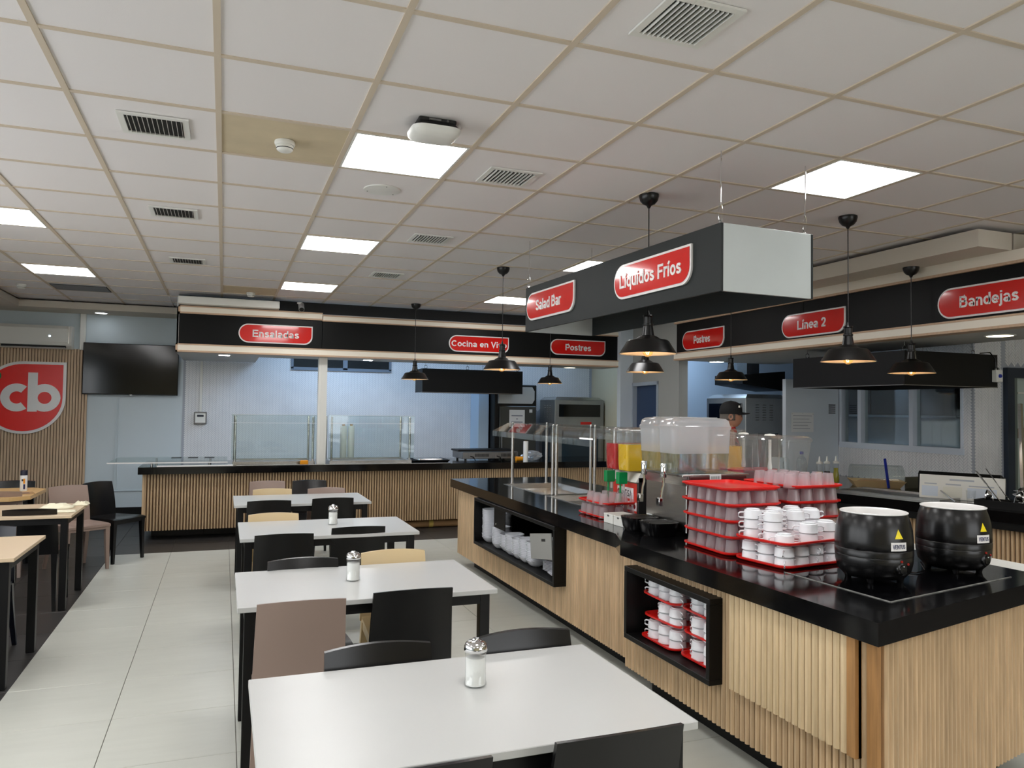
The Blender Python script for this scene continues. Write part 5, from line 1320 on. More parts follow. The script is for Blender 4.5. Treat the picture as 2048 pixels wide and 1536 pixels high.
for k in range(5):
    rz = pi / 2 + (-0.03, 0.02, 0.01, 0.03, 0.0)[k]
    tray(s1[0] + (0, .005, -.004, -.012, -.015)[k], s1[1], ZT + 0.0005 + k * STEP, rz, "red tray, " + TN[k] + " of the tall tray stack nearest the steel dispenser" + (", empty" if k == 4 else ""))
    if k < 4: cups(s1[0], s1[1], ZT + 0.0045 + k * STEP, 0, 0.36, 0.44, 4, 5, "frosted tumbler, left tall tray stack, " + TN[k] + " tray")
for k in range(5):
    rz = pi / 2 + (0.02, -0.02, 0.03, 0.0, 0.04)[k]
    tray(s2_[0] + (0, .006, 0, -.004, .004)[k], s2_[1], ZT + 0.0005 + k * STEP, rz, "red tray, " + TN[k] + " of the tray stack behind the white cups")
    if k < 4: cups(s2_[0], s2_[1], ZT + 0.0045 + k * STEP, 0, 0.36, 0.44, 4, 5, "frosted tumbler, right tall tray stack, " + TN[k] + " tray")
    else: cups(s2_[0] - 0.02, s2_[1], ZT + 0.0045 + k * STEP, 0, 0.36, 0.44, 4, 5, "frosted tumbler on open top tray of right stack", keep=lambda a, b: a < 3 and b < 4 or (a == 3 and b < 2))
# small stack beside the juice dispenser
for k in range(2):
    tray(2.60, 4.86, ZT + 0.0005 + k * 0.092, pi / 2 + 0.03 * k, ["lower", "upper"][k] + " red tray of the small two-tray stack beside the juice dispenser", 0.40, 0.34)
    cups(2.58, 4.84, ZT + 0.0045 + k * 0.092, 0, 0.34, 0.38, 3, 4, "frosted tumbler, small stack, " + ["lower", "upper"][k] + " tray", keep=(None if k == 0 else (lambda a, b: b < 3)))

# white two-handled cups, upside down
MUG = {}
MUG["body"] = MB().lathe([(0.0455, 0.0), (0.0475, 0.001), (0.0475, 0.004), (0.0460, 0.006), (0.0450, 0.030), (0.0420, 0.042), (0.034, 0.046), (0.034, 0.0495), (0.030, 0.0495), (0.029, 0.046), (0.0, 0.0445)], 24, cap0=False, cap1=False).mesh("cup_body", MUGW)
def hnd(s_):
    return MB().tube([(s_ * 0.044, 0, 0.005), (s_ * 0.067, 0, 0.005), (s_ * 0.075, 0, 0.010), (s_ * 0.075, 0, 0.025), (s_ * 0.067, 0, 0.031), (s_ * 0.043, 0, 0.031)], 0.0042, 6).mesh("handle", MUGW)
MUG["h"] = [hnd(-1), hnd(1)]
def mug(x, y, z, rz, label, group):
    o = link("two_handled_cup", MUG["body"], None, (x, y, z), rz); tag(o, label, "cup", group)
    for h in MUG["h"]: link("handle", h, o)
GM = "upturned white two-handled cups on the island"
mt = (2.685, 3.12); mr = radians(8)
def mloc(a, b): return (mt[0] + a * cos(mr) - b * sin(mr), mt[1] + a * sin(mr) + b * cos(mr))
tray(mt[0], mt[1], ZT + 0.0005, mr, "lower red tray full of upturned white cups at the front of the island", 0.44, 0.34)
tray(mt[0] - 0.005, mt[1] - 0.005, ZT + 0.109, mr + 0.03, "upper red tray under the open pile of white cups", 0.44, 0.34)
random.seed(11)
for lay in range(2):
    for a in range(4):
        for b in range(3):
            x, y = mloc(-0.155 + 0.103 * a, -0.105 + 0.105 * b)
            mug(x, y, ZT + 0.0045 + lay * 0.050, (0.9, 0.45, 1.2, 0.7)[a] + (0.0, 0.9, 0.4)[b] + random.uniform(-.15, .15), "upturned white cup, full lower tray, " + ["lower", "upper"][lay] + " layer, " + ORD[b] + " row from front, " + ORD[a] + " from left", GM)
PILE = [(-0.155, -0.105, 1, "front row, left"), (0.0, -0.115, 2, "front row, middle"), (0.145, -0.10, 2, "front row, right"), (-0.115, 0.005, 3, "middle row, left"), (0.035, -0.005, 3, "middle row, centre"), (0.165, 0.01, 3, "middle row, right"), (-0.135, 0.115, 3, "back row, left"), (0.01, 0.11, 3, "back row, middle"), (0.145, 0.115, 3, "back row, right")]
for q, (a, b, h, nm) in enumerate(PILE):
    for lay in range(h):
        x, y = mloc(a, b)
        mug(x, y, ZT + 0.1135 + lay * 0.0465, -0.25 + random.uniform(-.12, .12), "upturned white cup, open upper tray, " + nm + (" stack, " + ["bottom", "middle", "top"][lay] if h > 1 else ", standing alone"), GM)

# cups on trays inside the near niche
GN = "white two-handled cups in the black niche"
zb0 = NN[2] + 0.0065
random.seed(5)
for col, (cx_, cy_, w_, d_, nm) in enumerate(((2.445, 3.655, 0.42, 0.34, "left"), (2.455, 3.30, 0.40, 0.32, "right"))):
    lvls = 3
    for k in range(lvls):
        z = zb0 + k * 0.118
        if col == 1 and k == 2: z = zb0 + 2 * 0.118
        tray(cx_ + (0.0, 0.02, 0.01)[k], cy_, z, (0.0, 0.05, -0.04)[k], ["bottom", "middle", "top"][k] + " red tray of the " + nm + " column in the black niche", w_, d_, "red trays in the black niche")
        for lay in range(2):
            for a in range(3):
                for b in range(3 if col == 0 else 2):
                    if lay == 1 and k == 2 and z + 0.004 + 0.105 > NN[3]: continue
                    if k == 1 and a == 0 and b == 2: continue
                    x = cx_ - 0.135 + 0.13 * a; y = cy_ + (b - (1 if col == 0 else 0.5)) * 0.108
                    mug(x, y, z + 0.0045 + lay * 0.0505, (1.35, 0.9, 1.9)[a] + 0.35 * b, "white cup, " + nm + " niche column, " + ["bottom", "middle", "top"][k] + " tray, " + ["lower", "upper"][lay] + " layer, row " + ORD[a] + ", place " + ORD[b], GN)

# white bowls in the far niche
BOWL = MB().lathe([(0.035, 0.0), (0.038, 0.0), (0.058, 0.016), (0.071, 0.036), (0.077, 0.048), (0.079, 0.050), (0.078, 0.0515), (0.074, 0.050), (0.068, 0.038), (0.05, 0.012), (0.0, 0.005)], 20, sq=3.0, cap1=False).mesh("bowl", BOWLW)
GB = "white bowls stacked in the long black niche"
zb1 = NF[2] + 0.0065
stk = [(2.36, 6.755, 19), (2.42, 6.60, 18), (2.345, 6.43, 11), (2.36, 6.265, 8), (2.345, 6.10, 10), (2.345, 5.935, 9), (2.345, 5.775, 11), (2.345, 5.615, 11), (2.50, 5.70, 11), (2.48, 5.49, 10)]
for si, (x, y, n) in enumerate(stk):
    for k in range(n):
        o = link("bowl", BOWL, None, (x + random.uniform(-.0015, .0015), y + random.uniform(-.0015, .0015), zb1 + k * 0.0142), random.uniform(-.1, .1))
        nm = ["first", "second", "third", "fourth", "fifth", "sixth", "seventh", "eighth", "ninth", "tenth"][si]
        tag(o, "white bowl, " + nm + " stack from far end of long niche, " + ORD[k] + " from bottom", "bowl", GB)
DISH = MB().rrect([(0.05, 0.0), (0.045, 0.0), (0.02, 0.016), (0.0, 0.026), (0.0, 0.028), (0.006, 0.027), (0.05, 0.006)], 0.24, 0.17, 0.05, n=6).mesh("oval_dish", BOWLW)
for k in range(8):
    o = link("oval_dish", DISH, None, (2.42, 5.335, zb1 + k * 0.0105), 0.2); tag(o, "white rectangular dish under the tilted grey flap, " + ORD[k] + " from bottom", "dish", "white rectangular dishes in the long niche")
o = link("oval_dish", DISH, None, (2.36, 5.165, zb1), 1.45); tag(o, "single white rectangular dish at the near end of the long niche", "dish", "white rectangular dishes in the long niche")
t = Thing("plate_on_edge", "white plates standing on edge at the near end of the long niche", "plate", (2.50, 5.12, zb1))
for k in range(3): t.part("plate", MB().rrect([(0.0, 0), (0.002, 0.006)], 0.2, 0.24, 0.03).v and MB().cbox(-0.1, 0.1, -0.03 + 0.014 * k, -0.022 + 0.014 * k, 0.0, 0.24, 0.003), BOWLW)

# two white cutlery boxes
def wbox(x, y, label):
    t = Thing("small_white_box", label, "box", (x, y, ZT), 0.03, "white boxes before the juice dispenser")
    t.part("body", MB().cbox(-0.075, 0.075, -0.06, 0.06, 0, 0.052, 0.002), OFFW)
    t.part("lid", MB().cbox(-0.076, 0.076, -0.061, 0.061, 0.0525, 0.062, 0.002), OFFW)
    t.part("latch", MB().box(-0.080, -0.076, -0.008, 0.006, 0.045, 0.056), STEELD)
wbox(2.475, 4.52, "small white box with a lid, the farther of two before the juice dispenser")
wbox(2.475, 4.385, "small white box with a lid, the nearer of two before the juice dispenser")

# juice dispenser (red and yellow)
def juice_tank(t, x0, x1, y0, y1, z0, z1, zl, m, clear=TANKC):
    cx_, cy_, w, d = (x0 + x1) / 2, (y0 + y1) / 2, x1 - x0, y1 - y0
    H = z1 - z0
    tk = t.part("tank", MB().rrect([(0.022, z0 + 0.004), (0.012, z0), (0.006, z0 + 0.05), (0.0, z1)], w, d, 0.022, (cx_, cy_), cap1=False), clear)
    t.part("juice", MB().rrect([(0.022, z0 + 0.006), (0.012, z0 + 0.012), (0.0085, z0 + 0.06), (0.0065, zl)], w - 0.003, d - 0.003, 0.02, (cx_, cy_)), m, parent=tk)
    t.part("lid", MB().rrect([(-0.003, z1 - 0.012), (-0.005, z1), (-0.002, z1 + 0.012), (0.008, z1 + 0.022), (0.03, z1 + 0.026)], w, d, 0.025, (cx_, cy_), cap0=False), clear)
    return tk
t = Thing("juice_dispenser", "juice dispenser with a red and a yellow tank and a red fruit-printed front", "juice dispenser", (2.69, 4.63, ZT))
t.part("body", MB().cbox(0.0, 0.42, 0.0, 0.36, 0.02, 0.285, 0.004), mat("dispenser_dark", rgb(36, 34, 34), 0.4))
t.part("front_plate", MB().box(-0.004, 0.0, 0.004, 0.356, 0.02, 0.245), STEEL)
t.part("poster", MB().box(-0.0055, -0.004, 0.012, 0.348, 0.035, 0.240), mat("poster_red", rgb(206, 58, 44), 0.4))
t.part("fruit_strip", MB().box(-0.0065, -0.0055, 0.012, 0.348, 0.050, 0.110), PAPER)
t.part("name_panel", MB().cbox(-0.0075, -0.0055, 0.055, 0.285, 0.128, 0.205, 0.001), PAPER)
put_text("WIESA", 0.066, t.o, (-0.0078, 0.155, 0.164), (pi / 2, 0, -pi / 2), INK, width=0.155, bold=0.055, depth=0.0006)
t.part("apple_mark", MB().lathe([(0.022, 0), (0.019, 0.001)], 14, M=Matrix.Translation((-0.0075, 0.262, 0.168)) @ Matrix.Rotation(-pi / 2, 4, 'Y')), mat("apple_red", rgb(120, 14, 22), 0.4))
for k, m_ in enumerate((mat("apple_red", rgb(120, 14, 22)), YEL, GREEN, ORG, RED, mat("apple_red", rgb(120, 14, 22)))):
    t.part("fruit_print", MB().lathe([(0.017, 0), (0.014, 0.001)], 12, sq=(None, 1.4, 1.3, None, 1.2, None)[k], M=Matrix.Translation((-0.0065, 0.32 - 0.056 * k, 0.08)) @ Matrix.Rotation(-pi / 2, 4, 'Y')), m_)
t.part("top_cover", MB().extr([(0.0, 0.245), (0.05, 0.245), (0.42, 0.285), (0.42, 0.31), (0.02, 0.31), (-0.03, 0.262)], 1, 0.0, 0.36).v and MB().add([(-0.02, 0, .250), (.42, 0, .25), (.42, .36, .25), (-0.02, .36, .25), (0.02, 0, .312), (.42, 0, .312), (.42, .36, .312), (0.02, .36, .312)], [(0, 3, 2, 1), (4, 5, 6, 7), (0, 1, 5, 4), (1, 2, 6, 5), (2, 3, 7, 6), (3, 0, 4, 7)]), OFFW)
for (y0, y1, m_, nm) in ((0.012, 0.168, JY, "yellow"), (0.190, 0.346, JR, "red")):
    tk = juice_tank(t, -0.085, 0.36, y0, y1, 0.318, 0.60, 0.51, m_)
    yc = (y0 + y1) / 2
    tp = t.part("tap", MB().cbox(-0.115, -0.045, yc - 0.022, yc + 0.022, 0.235, 0.316, 0.003), GREEN)
    t.part("tap_lever", MB().cbox(-0.095, -0.085, yc - 0.008, yc + 0.008, 0.13, 0.235, 0.002).cbox(-0.125, -0.085, yc - 0.02, yc + 0.02, 0.118, 0.130, 0.003), GREEN, parent=tp)
    t.part("spout", MB().lathe([(0.008, 0.19), (0.010, 0.235)], 10, (-0.065, yc, 0)), OFFW, parent=tp)
for q in range(9): t.part("vent_slot", MB().box(0.10, 0.32, -0.002, 0.001, 0.06 + 0.02 * q, 0.068 + 0.02 * q), DARKV)

# steel dispenser with two tall clear tanks
t = Thing("drink_dispenser", "steel refrigerated dispenser with two tall half-full clear tanks", "drink dispenser", (2.58, 3.88, ZT))
t.part("body", MB().cbox(0.0, 0.44, 0.0, 0.46, 0.02, 0.36, 0.004), STEEL)
t.part("side_panel", MB().cbox(0.02, 0.43, -0.006, 0.0, 0.03, 0.355, 0.002), mat("dispenser_brown", rgb(92, 40, 40), 0.3, metal=0.3))
for q in range(10): t.part("side_slot", MB().box(0.05, 0.30, -0.008, -0.005, 0.06 + 0.02 * q, 0.068 + 0.02 * q), DARKV)
t.part("top_lip", MB().cbox(-0.03, 0.45, -0.005, 0.465, 0.355, 0.37, 0.003), STEEL)
t.part("sloped_lip", MB().add([(-0.03, 0, .355), (0.0, 0, .30), (0, .46, .30), (-.03, .46, .355), (-.03, 0, .36), (.01, 0, .36), (.01, .46, .36), (-.03, .46, .36)], [(0, 1, 2, 3), (0, 3, 7, 4), (4, 5, 6, 7), (0, 4, 5, 1), (3, 2, 6, 7)]), STEEL)
t.part("name_plate", MB().box(-0.003, 0.0, 0.385, 0.445, 0.045, 0.085), PAPER)
put_text("MESA", 0.020, t.o, (-0.0034, 0.415, 0.065), (pi / 2, 0, -pi / 2), INKB, width=0.045, depth=0.0003)
t.part("barcode_label", MB().box(0.16, 0.24, -0.009, -0.006, 0.33, 0.37), PAPER)
for k in range(9): t.part("bar", MB().box(0.168 + 0.0075 * k, 0.171 + 0.0075 * k, -0.0096, -0.009, 0.340, 0.358), INK)
for (y0, y1, nm) in ((0.012, 0.222, "near"), (0.238, 0.448, "far")):
    cx_, cy_ = 0.135, (y0 + y1) / 2; w, d = 0.42, y1 - y0
    z0, z1 = 0.372, 0.672
    tk = t.part("tank", MB().rrect([(0.03, z0), (0.012, z0 + 0.006), (0.006, z0 + 0.12)], w, d, 0.05, (cx_, cy_), cap1=False), TANKC)
    t.part("tank_upper", MB().rrect([(0.006, z0 + 0.12), (0.0, z1 - 0.035)], w, d, 0.05, (cx_, cy_), cap0=False, cap1=False), TANKM, parent=tk)
    t.part("water", MB().rrect([(0.018, z0 + 0.01), (0.010, z0 + 0.12)], w, d, 0.045, (cx_, cy_)), WATER, parent=tk)
    t.part("lid", MB().rrect([(-0.006, z1 - 0.036), (-0.008, z1 - 0.018), (-0.002, z1 - 0.012), (0.006, z1 + 0.018), (0.022, z1 + 0.030), (0.06, z1 + 0.034)], w, d, 0.055, (cx_, cy_), cap0=False), TANKM)
    for sx in (-1, 1):
        t.part("lid_ridge", MB().cbox(cx_ - 0.13, cx_ + 0.13, cy_ + sx * 0.045 - 0.008, cy_ + sx * 0.045 + 0.008, z1 + 0.032, z1 + 0.038, 0.002), TANKM)
    tp = t.part("tap", MB().lathe([(0.017, 0.345), (0.019, 0.35), (0.019, 0.425), (0.016, 0.43)], 14, (-0.085, cy_, 0)), CHROME)
    t.part("tap_lever", MB().tube([(-0.085, cy_, 0.35), (-0.085, cy_, 0.30), (-0.095, cy_, 0.27), (-0.10, cy_, 0.22)], 0.007, 6).cbox(-0.125, -0.098, cy_ - 0.018, cy_ + 0.018, 0.175, 0.225, 0.003), CHROME, parent=tp)
    dt = t.part("drip_tray", MB().rrect([(0.025, 0.0), (0.012, 0.02), (0.0, 0.082), (0.006, 0.082), (0.02, 0.07)], 0.21, 0.20, 0.06, (-0.115, cy_)), BLACK_PL)
    for q in range(6):
        t.part("grid_bar", MB().box(-0.19, -0.03, cy_ - 0.075 + 0.028 * q, cy_ - 0.066 + 0.028 * q, 0.072, 0.080), STEELD, parent=dt)

# dispensers on the far side, facing the right aisle
t = Thing("juice_dispenser", "two-tank dispenser with orange and pink juice behind the tall clear tanks", "juice dispenser", (3.02, 4.52, ZT))
t.part("body", MB().cbox(0.16, 0.46, 0, 0.36, 0.02, 0.285, 0.004), STEELD)
for (y0, y1, m_, nm) in ((0.012, 0.168, JO, "orange"), (0.190, 0.346, JO, "orange")):
    juice_tank(t, 0.155, 0.50, y0, y1, 0.30, 0.60, 0.50, m_)
t = Thing("drink_dispenser", "wide dispenser with nearly empty clear tanks behind the tray stacks", "drink dispenser", (3.00, 3.80, ZT))
t.part("body", MB().cbox(0.07, 0.44, 0.0, 0.50, 0.02, 0.30, 0.004), STEELD)
for (y0, y1, nm) in ((0.0, 0.24, "near"), (0.26, 0.50, "far")):
    cx_, cy_ = 0.26, (y0 + y1) / 2; w, d = 0.42, y1 - y0 - 0.01
    z0, z1 = 0.305, 0.595
    tk = t.part("tank", MB().rrect([(0.05, z0), (0.028, z0 + 0.01), (0.0, z1 - 0.03)], w, d, 0.05, (cx_, cy_), cap1=False), TANKC)
    t.part("drink", MB().rrect([(0.052, z0 + 0.003), (0.030, z0 + 0.012), (0.026, z0 + 0.07)], w - 0.004, d - 0.004, 0.05, (cx_, cy_)), WATER if nm == "near" else JP, parent=tk)
    t.part("lid", MB().rrect([(-0.006, z1 - 0.032), (-0.008, z1 - 0.016), (-0.003, z1 - 0.010), (0.004, z1), (0.02, z1 + 0.006)], w, d, 0.05, (cx_, cy_), cap0=False), TANKC)
    t.part("paddle", MB().lathe([(0.035, z1 + 0.006), (0.030, z1 + 0.014), (0.0, z1 + 0.018)], 14, (cx_ - 0.04, cy_, 0)).lathe([(0.012, z0 + 0.08), (0.014, z0 + 0.10), (0.009, z0 + 0.14), (0.009, z1 - 0.02)], 10, (cx_ - 0.04, cy_, 0)), OFFW, parent=tk)
    t.part("fin", MB().add([(cx_ + 0.02, cy_ - .02, z0 + .02), (cx_ + 0.045, cy_ + .02, z0 + .02), (cx_ + 0.05, cy_ + .02, z1 - .10), (cx_ + 0.03, cy_, z1 - .045), (cx_ + 0.015, cy_ - .02, z1 - .10)], [(0, 1, 2, 3, 4)]), OFFW, parent=tk)

# soup kettles
def kettle(x, y, rz, label):
    t = Thing("soup_kettle", label, "soup kettle", (x, y, ZT + 0.0028), rz, "black soup kettles")
    t.o.scale = (0.90, 0.90, 0.96)
    t.part("base", MB().lathe([(0.105, 0.014), (0.140, 0.022), (0.168, 0.050), (0.178, 0.090), (0.180, 0.118), (0.178, 0.122)], 48, cap1=False), KETTLE)
    t.part("lower_band", MB().lathe([(0.178, 0.122), (0.181, 0.124), (0.181, 0.150), (0.179, 0.153)], 48, cap0=False, cap1=False), KETTLE)
    t.part("body", MB().lathe([(0.179, 0.153), (0.181, 0.156), (0.180, 0.19), (0.176, 0.235), (0.167, 0.275), (0.153, 0.312), (0.150, 0.316)], 48, cap0=False, cap1=False), KETTLE)
    t.part("pot", MB().lathe([(0.149, 0.312), (0.157, 0.314), (0.158, 0.318), (0.153, 0.320), (0.146, 0.316), (0.141, 0.300), (0.138, 0.10), (0.0, 0.09)], 48, cap0=False, cap1=False), SIGNW)
    for k in range(4):
        a = pi / 4 + pi / 2 * k
        t.part("foot", MB().lathe([(0.014, 0), (0.016, 0.006), (0.022, 0.03)], 12, (0.118 * cos(a), 0.118 * sin(a), 0)), BLACK_PL)
    F = lambda r, ang, z, tilt=0.0: Matrix.Rotation(ang, 4, 'Z') @ Matrix.Translation((0, -r, z)) @ Matrix.Rotation(tilt, 4, 'X')
    # curved stickers
    def patch(ang0, ang1, z0, z1, r0, r1, m_, nm, n=8, tri=False):
        mb = MB(); vs = []
        for k in range(n + 1):
            u = k / n; a = ang0 + (ang1 - ang0) * u - pi / 2
            zt_ = z1 if not tri else z0 + (z1 - z0) * (1 - abs(2 * u - 1)) + 0.0004
            rt_ = r0 + (r1 - r0) * ((zt_ - z0) / (z1 - z0))
            vs += [(r0 * cos(a), r0 * sin(a), z0), (rt_ * cos(a), rt_ * sin(a), zt_)]
        fs = [(2 * k, 2 * k + 2, 2 * k + 3, 2 * k + 1) for k in range(n)]
        return t.part(nm, mb.add(vs, fs, True), m_)
    patch(-0.235, 0.235, 0.160, 0.198, 0.1818, 0.1808, SIGNW, "name_label")
    patch(-0.125, 0.125, 0.214, 0.256, 0.1800, 0.1728, YEL, "warning_triangle", n=8, tri=True)
    # lettering bent around the drum
    me = text_mesh("VENTUS", 0.03, 0.068, 0.055, 0.0004)
    for v in me.vertices:
        a = v.co.x / 0.1826 - pi / 2; r_ = 0.1823 + v.co.z
        v.co = Vector((r_ * cos(a), r_ * sin(a), 0.179 + v.co.y * 0.9))
    me.materials.clear(); me.materials.append(INKB)
    link("lettering", me, t.o)
    kb = t.part("dial", MB().lathe([(0.030, 0), (0.028, 0.006), (0.021, 0.009), (0.020, 0.014), (0.0, 0.015)], 22, cap1=False, M=F(0.174, 0.10, 0.078, pi / 2)), BLACK_PL)
    t.part("dial_mark", MB().box(-0.002, 0.002, -0.002, 0.002, 0.010, 0.018, F(0.174, 0.10, 0.078, pi / 2) @ Matrix.Translation((0, 0.014, 0))), PAPER, parent=kb)
    for (a, z) in ((0.08, 0.112), (0.32, 0.098)): t.part("indicator_lamp", MB().lathe([(0.006, 0), (0.005, 0.005)], 10, M=F(0.179, a, z, pi / 2)), mat("indicator_red", rgb(150, 30, 20), 0.3))
    return t
kettle(2.755, 2.655, radians(-8), "black soup kettle with white rim, the left one beside the white cups")
kettle(3.30, 2.70, radians(-1), "black soup kettle with white rim, the right one at the picture edge")
solid("power_cable", MB().tube([(2.90, 2.76, ZT + 0.03), (2.96, 2.74, ZT + 0.008), (3.04, 2.68, ZT + 0.007), (3.12, 2.70, ZT + 0.010), (3.18, 2.78, ZT + 0.03)], 0.0035, 6), BLACK_PL, (3.04, 2.7, ZT), "thin black power cable between the two soup kettles", "cable")

# =================================================================== RIGHT COUNTER ITEMS
def bottle(x, y, z, prof, m, fluid, zf, label, cap=None, capprof=None, name="bottle"):
    t = Thing(name, label, "bottle", (x, y, z), 0)
    t.part("body", MB().lathe(prof, 18, cap1=False), m)
    if fluid:
        pr = [(r - 0.002, zz) for r, zz in prof if zz < zf]; t.part("contents", MB().lathe([(pr[0][0], 0.003)] + pr[1:] + [(pr[-1][0], zf)], 18), fluid)
    if cap: t.part("cap", MB().lathe(capprof, 14), cap)
SQ = [(0.034, 0), (0.036, 0.01), (0.033, 0.09), (0.024, 0.13), (0.032, 0.165), (0.032, 0.21)]
NZ = [(0.033, 0.21), (0.033, 0.228), (0.012, 0.238), (0.006, 0.285), (0.003, 0.29)]
solid("black_crate", MB().cbox(5.66, 5.95, 6.66, 6.94, ZT, ZT + 0.10, 0.004), BLACKB, (5.8, 6.8, ZT), "flat black crate under the plastic jug on the right counter", "crate")
t = Thing("plastic_jug", "milky plastic jug on the black crate at the right counter", "jug", (5.78, 6.88, ZT + 0.1005))
t.part("body", MB().rrect([(0.012, 0), (0.0, 0.012), (0.0, 0.12), (0.02, 0.15)], 0.15, 0.20, 0.03), MILK)
t.part("handle", MB().tube([(-0.03, -0.07, 0.12), (-0.03, -0.10, 0.11), (-0.03, -0.105, 0.05), (-0.03, -0.085, 0.04)], 0.008, 6), MILK)
bottle(5.93, 6.70, ZT + 0.1005, [(0.05, 0), (0.055, 0.01), (0.055, 0.11), (0.045, 0.15), (0.02, 0.18), (0.016, 0.2)], WATER, None, 0, "round clear bottle with a blue cap on the black crate", BLUEP, [(0.02, 0.195), (0.02, 0.222), (0.018, 0.224)])
bottle(5.86, 6.50, ZT + 0.001, [(0.034, 0), (0.036, 0.005), (0.036, 0.085), (0.034, 0.09)], JARG, BROWN, 0.08, "small brown jar beside the squeeze bottles", OFFW, [(0.035, 0.088), (0.035, 0.1)], "jar")
bottle(5.90, 6.40, ZT + 0.001, SQ, JARG, OILY, 0.13, "yellow squeeze bottle with white nozzle, left one on the right counter", OFFW, NZ)
bottle(6.02, 6.42, ZT + 0.001, SQ, JARG, SAUCE, 0.13, "dark squeeze bottle with white nozzle between the yellow ones", OFFW, NZ)
bottle(6.16, 6.44, ZT + 0.001, SQ, JARG, OILY, 0.16, "yellow squeeze bottle with white nozzle, right one behind the bread tray", OFFW, NZ)
t = Thing("bread_tray", "pale wooden bread tray with a clear roll-top cover on the right counter", "bread tray", (6.28, 6.02, ZT), radians(-36))
t.part("tray", MB().add([(-.20, -.13, 0), (.20, -.13, 0), (.20, .13, 0), (-.20, .13, 0), (-.25, -.18, .07), (.25, -.18, .07), (.25, .18, .07), (-.25, .18, .07)], [(0, 3, 2, 1), (0, 1, 5, 4), (1, 2, 6, 5), (2, 3, 7, 6), (3, 0, 4, 7)]), mat("pale_tray", rgb(206, 178, 132), 0.6))
t.part("bread", MB().rrect([(0.03, 0.02), (0.0, 0.05), (0.05, 0.075)], 0.34, 0.24, 0.05), CARD)
dm = MB()
def dome(u, v): a = pi * v; return (-0.24 + 0.48 * u, -0.17 * cos(a), 0.075 + 0.15 * sin(a))
dm.grid(dome, 2, 14); t.part("cover", dm, GLASS)
for x in (-0.24, 0.24): t.part("cover_end", MB().add([(x, -0.17 * cos(pi * k / 14), 0.075 + 0.15 * sin(pi * k / 14)) for k in range(15)], [tuple(range(15))]), GLASS)
Mq = Matrix.Translation((6.25, 5.83, ZT + 0.005)) @ Matrix.Rotation(radians(-10), 4, 'Y')
solid("blue_stick", MB().cbox(-0.012, 0.012, -0.008, 0.008, 0, 0.30, 0.002, Mq), BLUEP, (6.25, 5.83, ZT), "flat blue handle standing up in front of the bread tray", "utensil")
t = Thing("steel_pan", "long shallow steel pan sunk in the front of the right counter", "pan", (5.86, 5.35, ZT), radians(12))
t.part("rim", MB().box(-0.24, 0.24, -0.50, -0.48, 0, 0.02).box(-0.24, 0.24, 0.48, 0.50, 0, 0.02).box(-0.24, -0.22, -0.48, 0.48, 0, 0.02).box(0.22, 0.24, -0.48, 0.48, 0, 0.02), STEEL)
t.part("floor", MB().box(-0.22, 0.22, -0.48, 0.48, 0.0, 0.004), STEELD)
solid("grey_splash_panel", MB().cbox(6.40, 6.66, 5.76, 5.775, ZT, ZT + 0.12, 0.002), mat("olive_panel", rgb(84, 84, 72), 0.4), (6.5, 5.77, ZT), "low dull green panel right of the bread tray", "panel")
t = Thing("whiteboard", "white printed board standing on the right counter", "board", (6.06, 4.88, ZT), radians(-62))
Mb = Matrix.Rotation(radians(-8), 4, 'X')
t.part("board", MB().cbox(-0.33, 0.33, -0.005, 0.005, 0.0, 0.21, 0.002, Mb), OFFW)
for (x0, x1, z0, z1, m_) in ((-0.29, -0.19, 0.125, 0.135, "a"), (-0.12, 0.0, 0.125, 0.137, "a"), (0.06, 0.25, 0.122, 0.132, "a"), (-0.09, 0.10, 0.165, 0.18, "a"), (-0.14, 0.01, 0.02, 0.11, "b"), (0.05, 0.27, 0.02, 0.11, "c"), (-0.31, -0.18, 0.02, 0.11, "c")):
    mm = {"a": mat("faint_print", rgb(176, 182, 190), 0.6), "b": mat("print_cream", rgb(222, 222, 210), 0.6), "c": mat("print_pale_blue", rgb(206, 216, 228), 0.6)}[m_]
    t.part("printed_field", MB().box(x0, x1, -0.006, -0.0048, z0, z1, Mb), mm)
t = Thing("roll_dispenser", "long black roll dispenser behind the white board", "dispenser", (6.38, 5.16, ZT), radians(-62))
t.part("housing", MB().extr([(-0.08, 0.0), (0.10, 0.0), (0.10, 0.16), (0.06, 0.20), (-0.05, 0.215), (-0.08, 0.18)], 0, -0.32, 0.34), BLACKB)
t.part("end_cap", MB().lathe([(0.075, 0), (0.07, 0.02)], 18, M=Matrix.Translation((0.345, 0.01, 0.12)) @ Matrix.Rotation(pi / 2, 4, 'Y')), BLACK_PL)
t.part("steel_window", MB().box(0.12, 0.30, -0.084, -0.08, 0.03, 0.12), STEEL)
random.seed(21)
def util(k, x, y, z0, dx, dy, L, head, label):
    d = Vector((dx, dy, 1)).normalized()
    p0 = Vector((x, y, z0)); p1 = p0 + d * L
    M = Matrix.Translation(p1) @ d.to_track_quat('Z', 'Y').to_matrix().to_4x4()
    t = Thing("serving_utensil", label, "utensil", (x, y, z0), 0, "steel serving utensils", world=True)
    t.part("handle", MB().tube([p0, p1], 0.005, 6), CHROME)
    if head == 0: t.part("head", MB().rrect([(0.0, 0.0), (0.0, 0.003)], 0.09, 0.07, 0.02).v and MB().cbox(-0.06, 0.06, -0.003, 0.003, 0, 0.13, 0.002, M), STEELD)
    elif head == 1: t.part("head", MB().lathe([(0.0, 0.0), (0.025, 0.008), (0.038, 0.028), (0.042, 0.045)], 16, cap0=False, cap1=False, M=M @ Matrix.Rotation(radians(70), 4, 'X')), CHROME)
    else: t.part("head", MB().lathe([(0.008, 0.0), (0.016, 0.02), (0.018, 0.07), (0.010, 0.09)], 10, M=M), BLACK_PL)
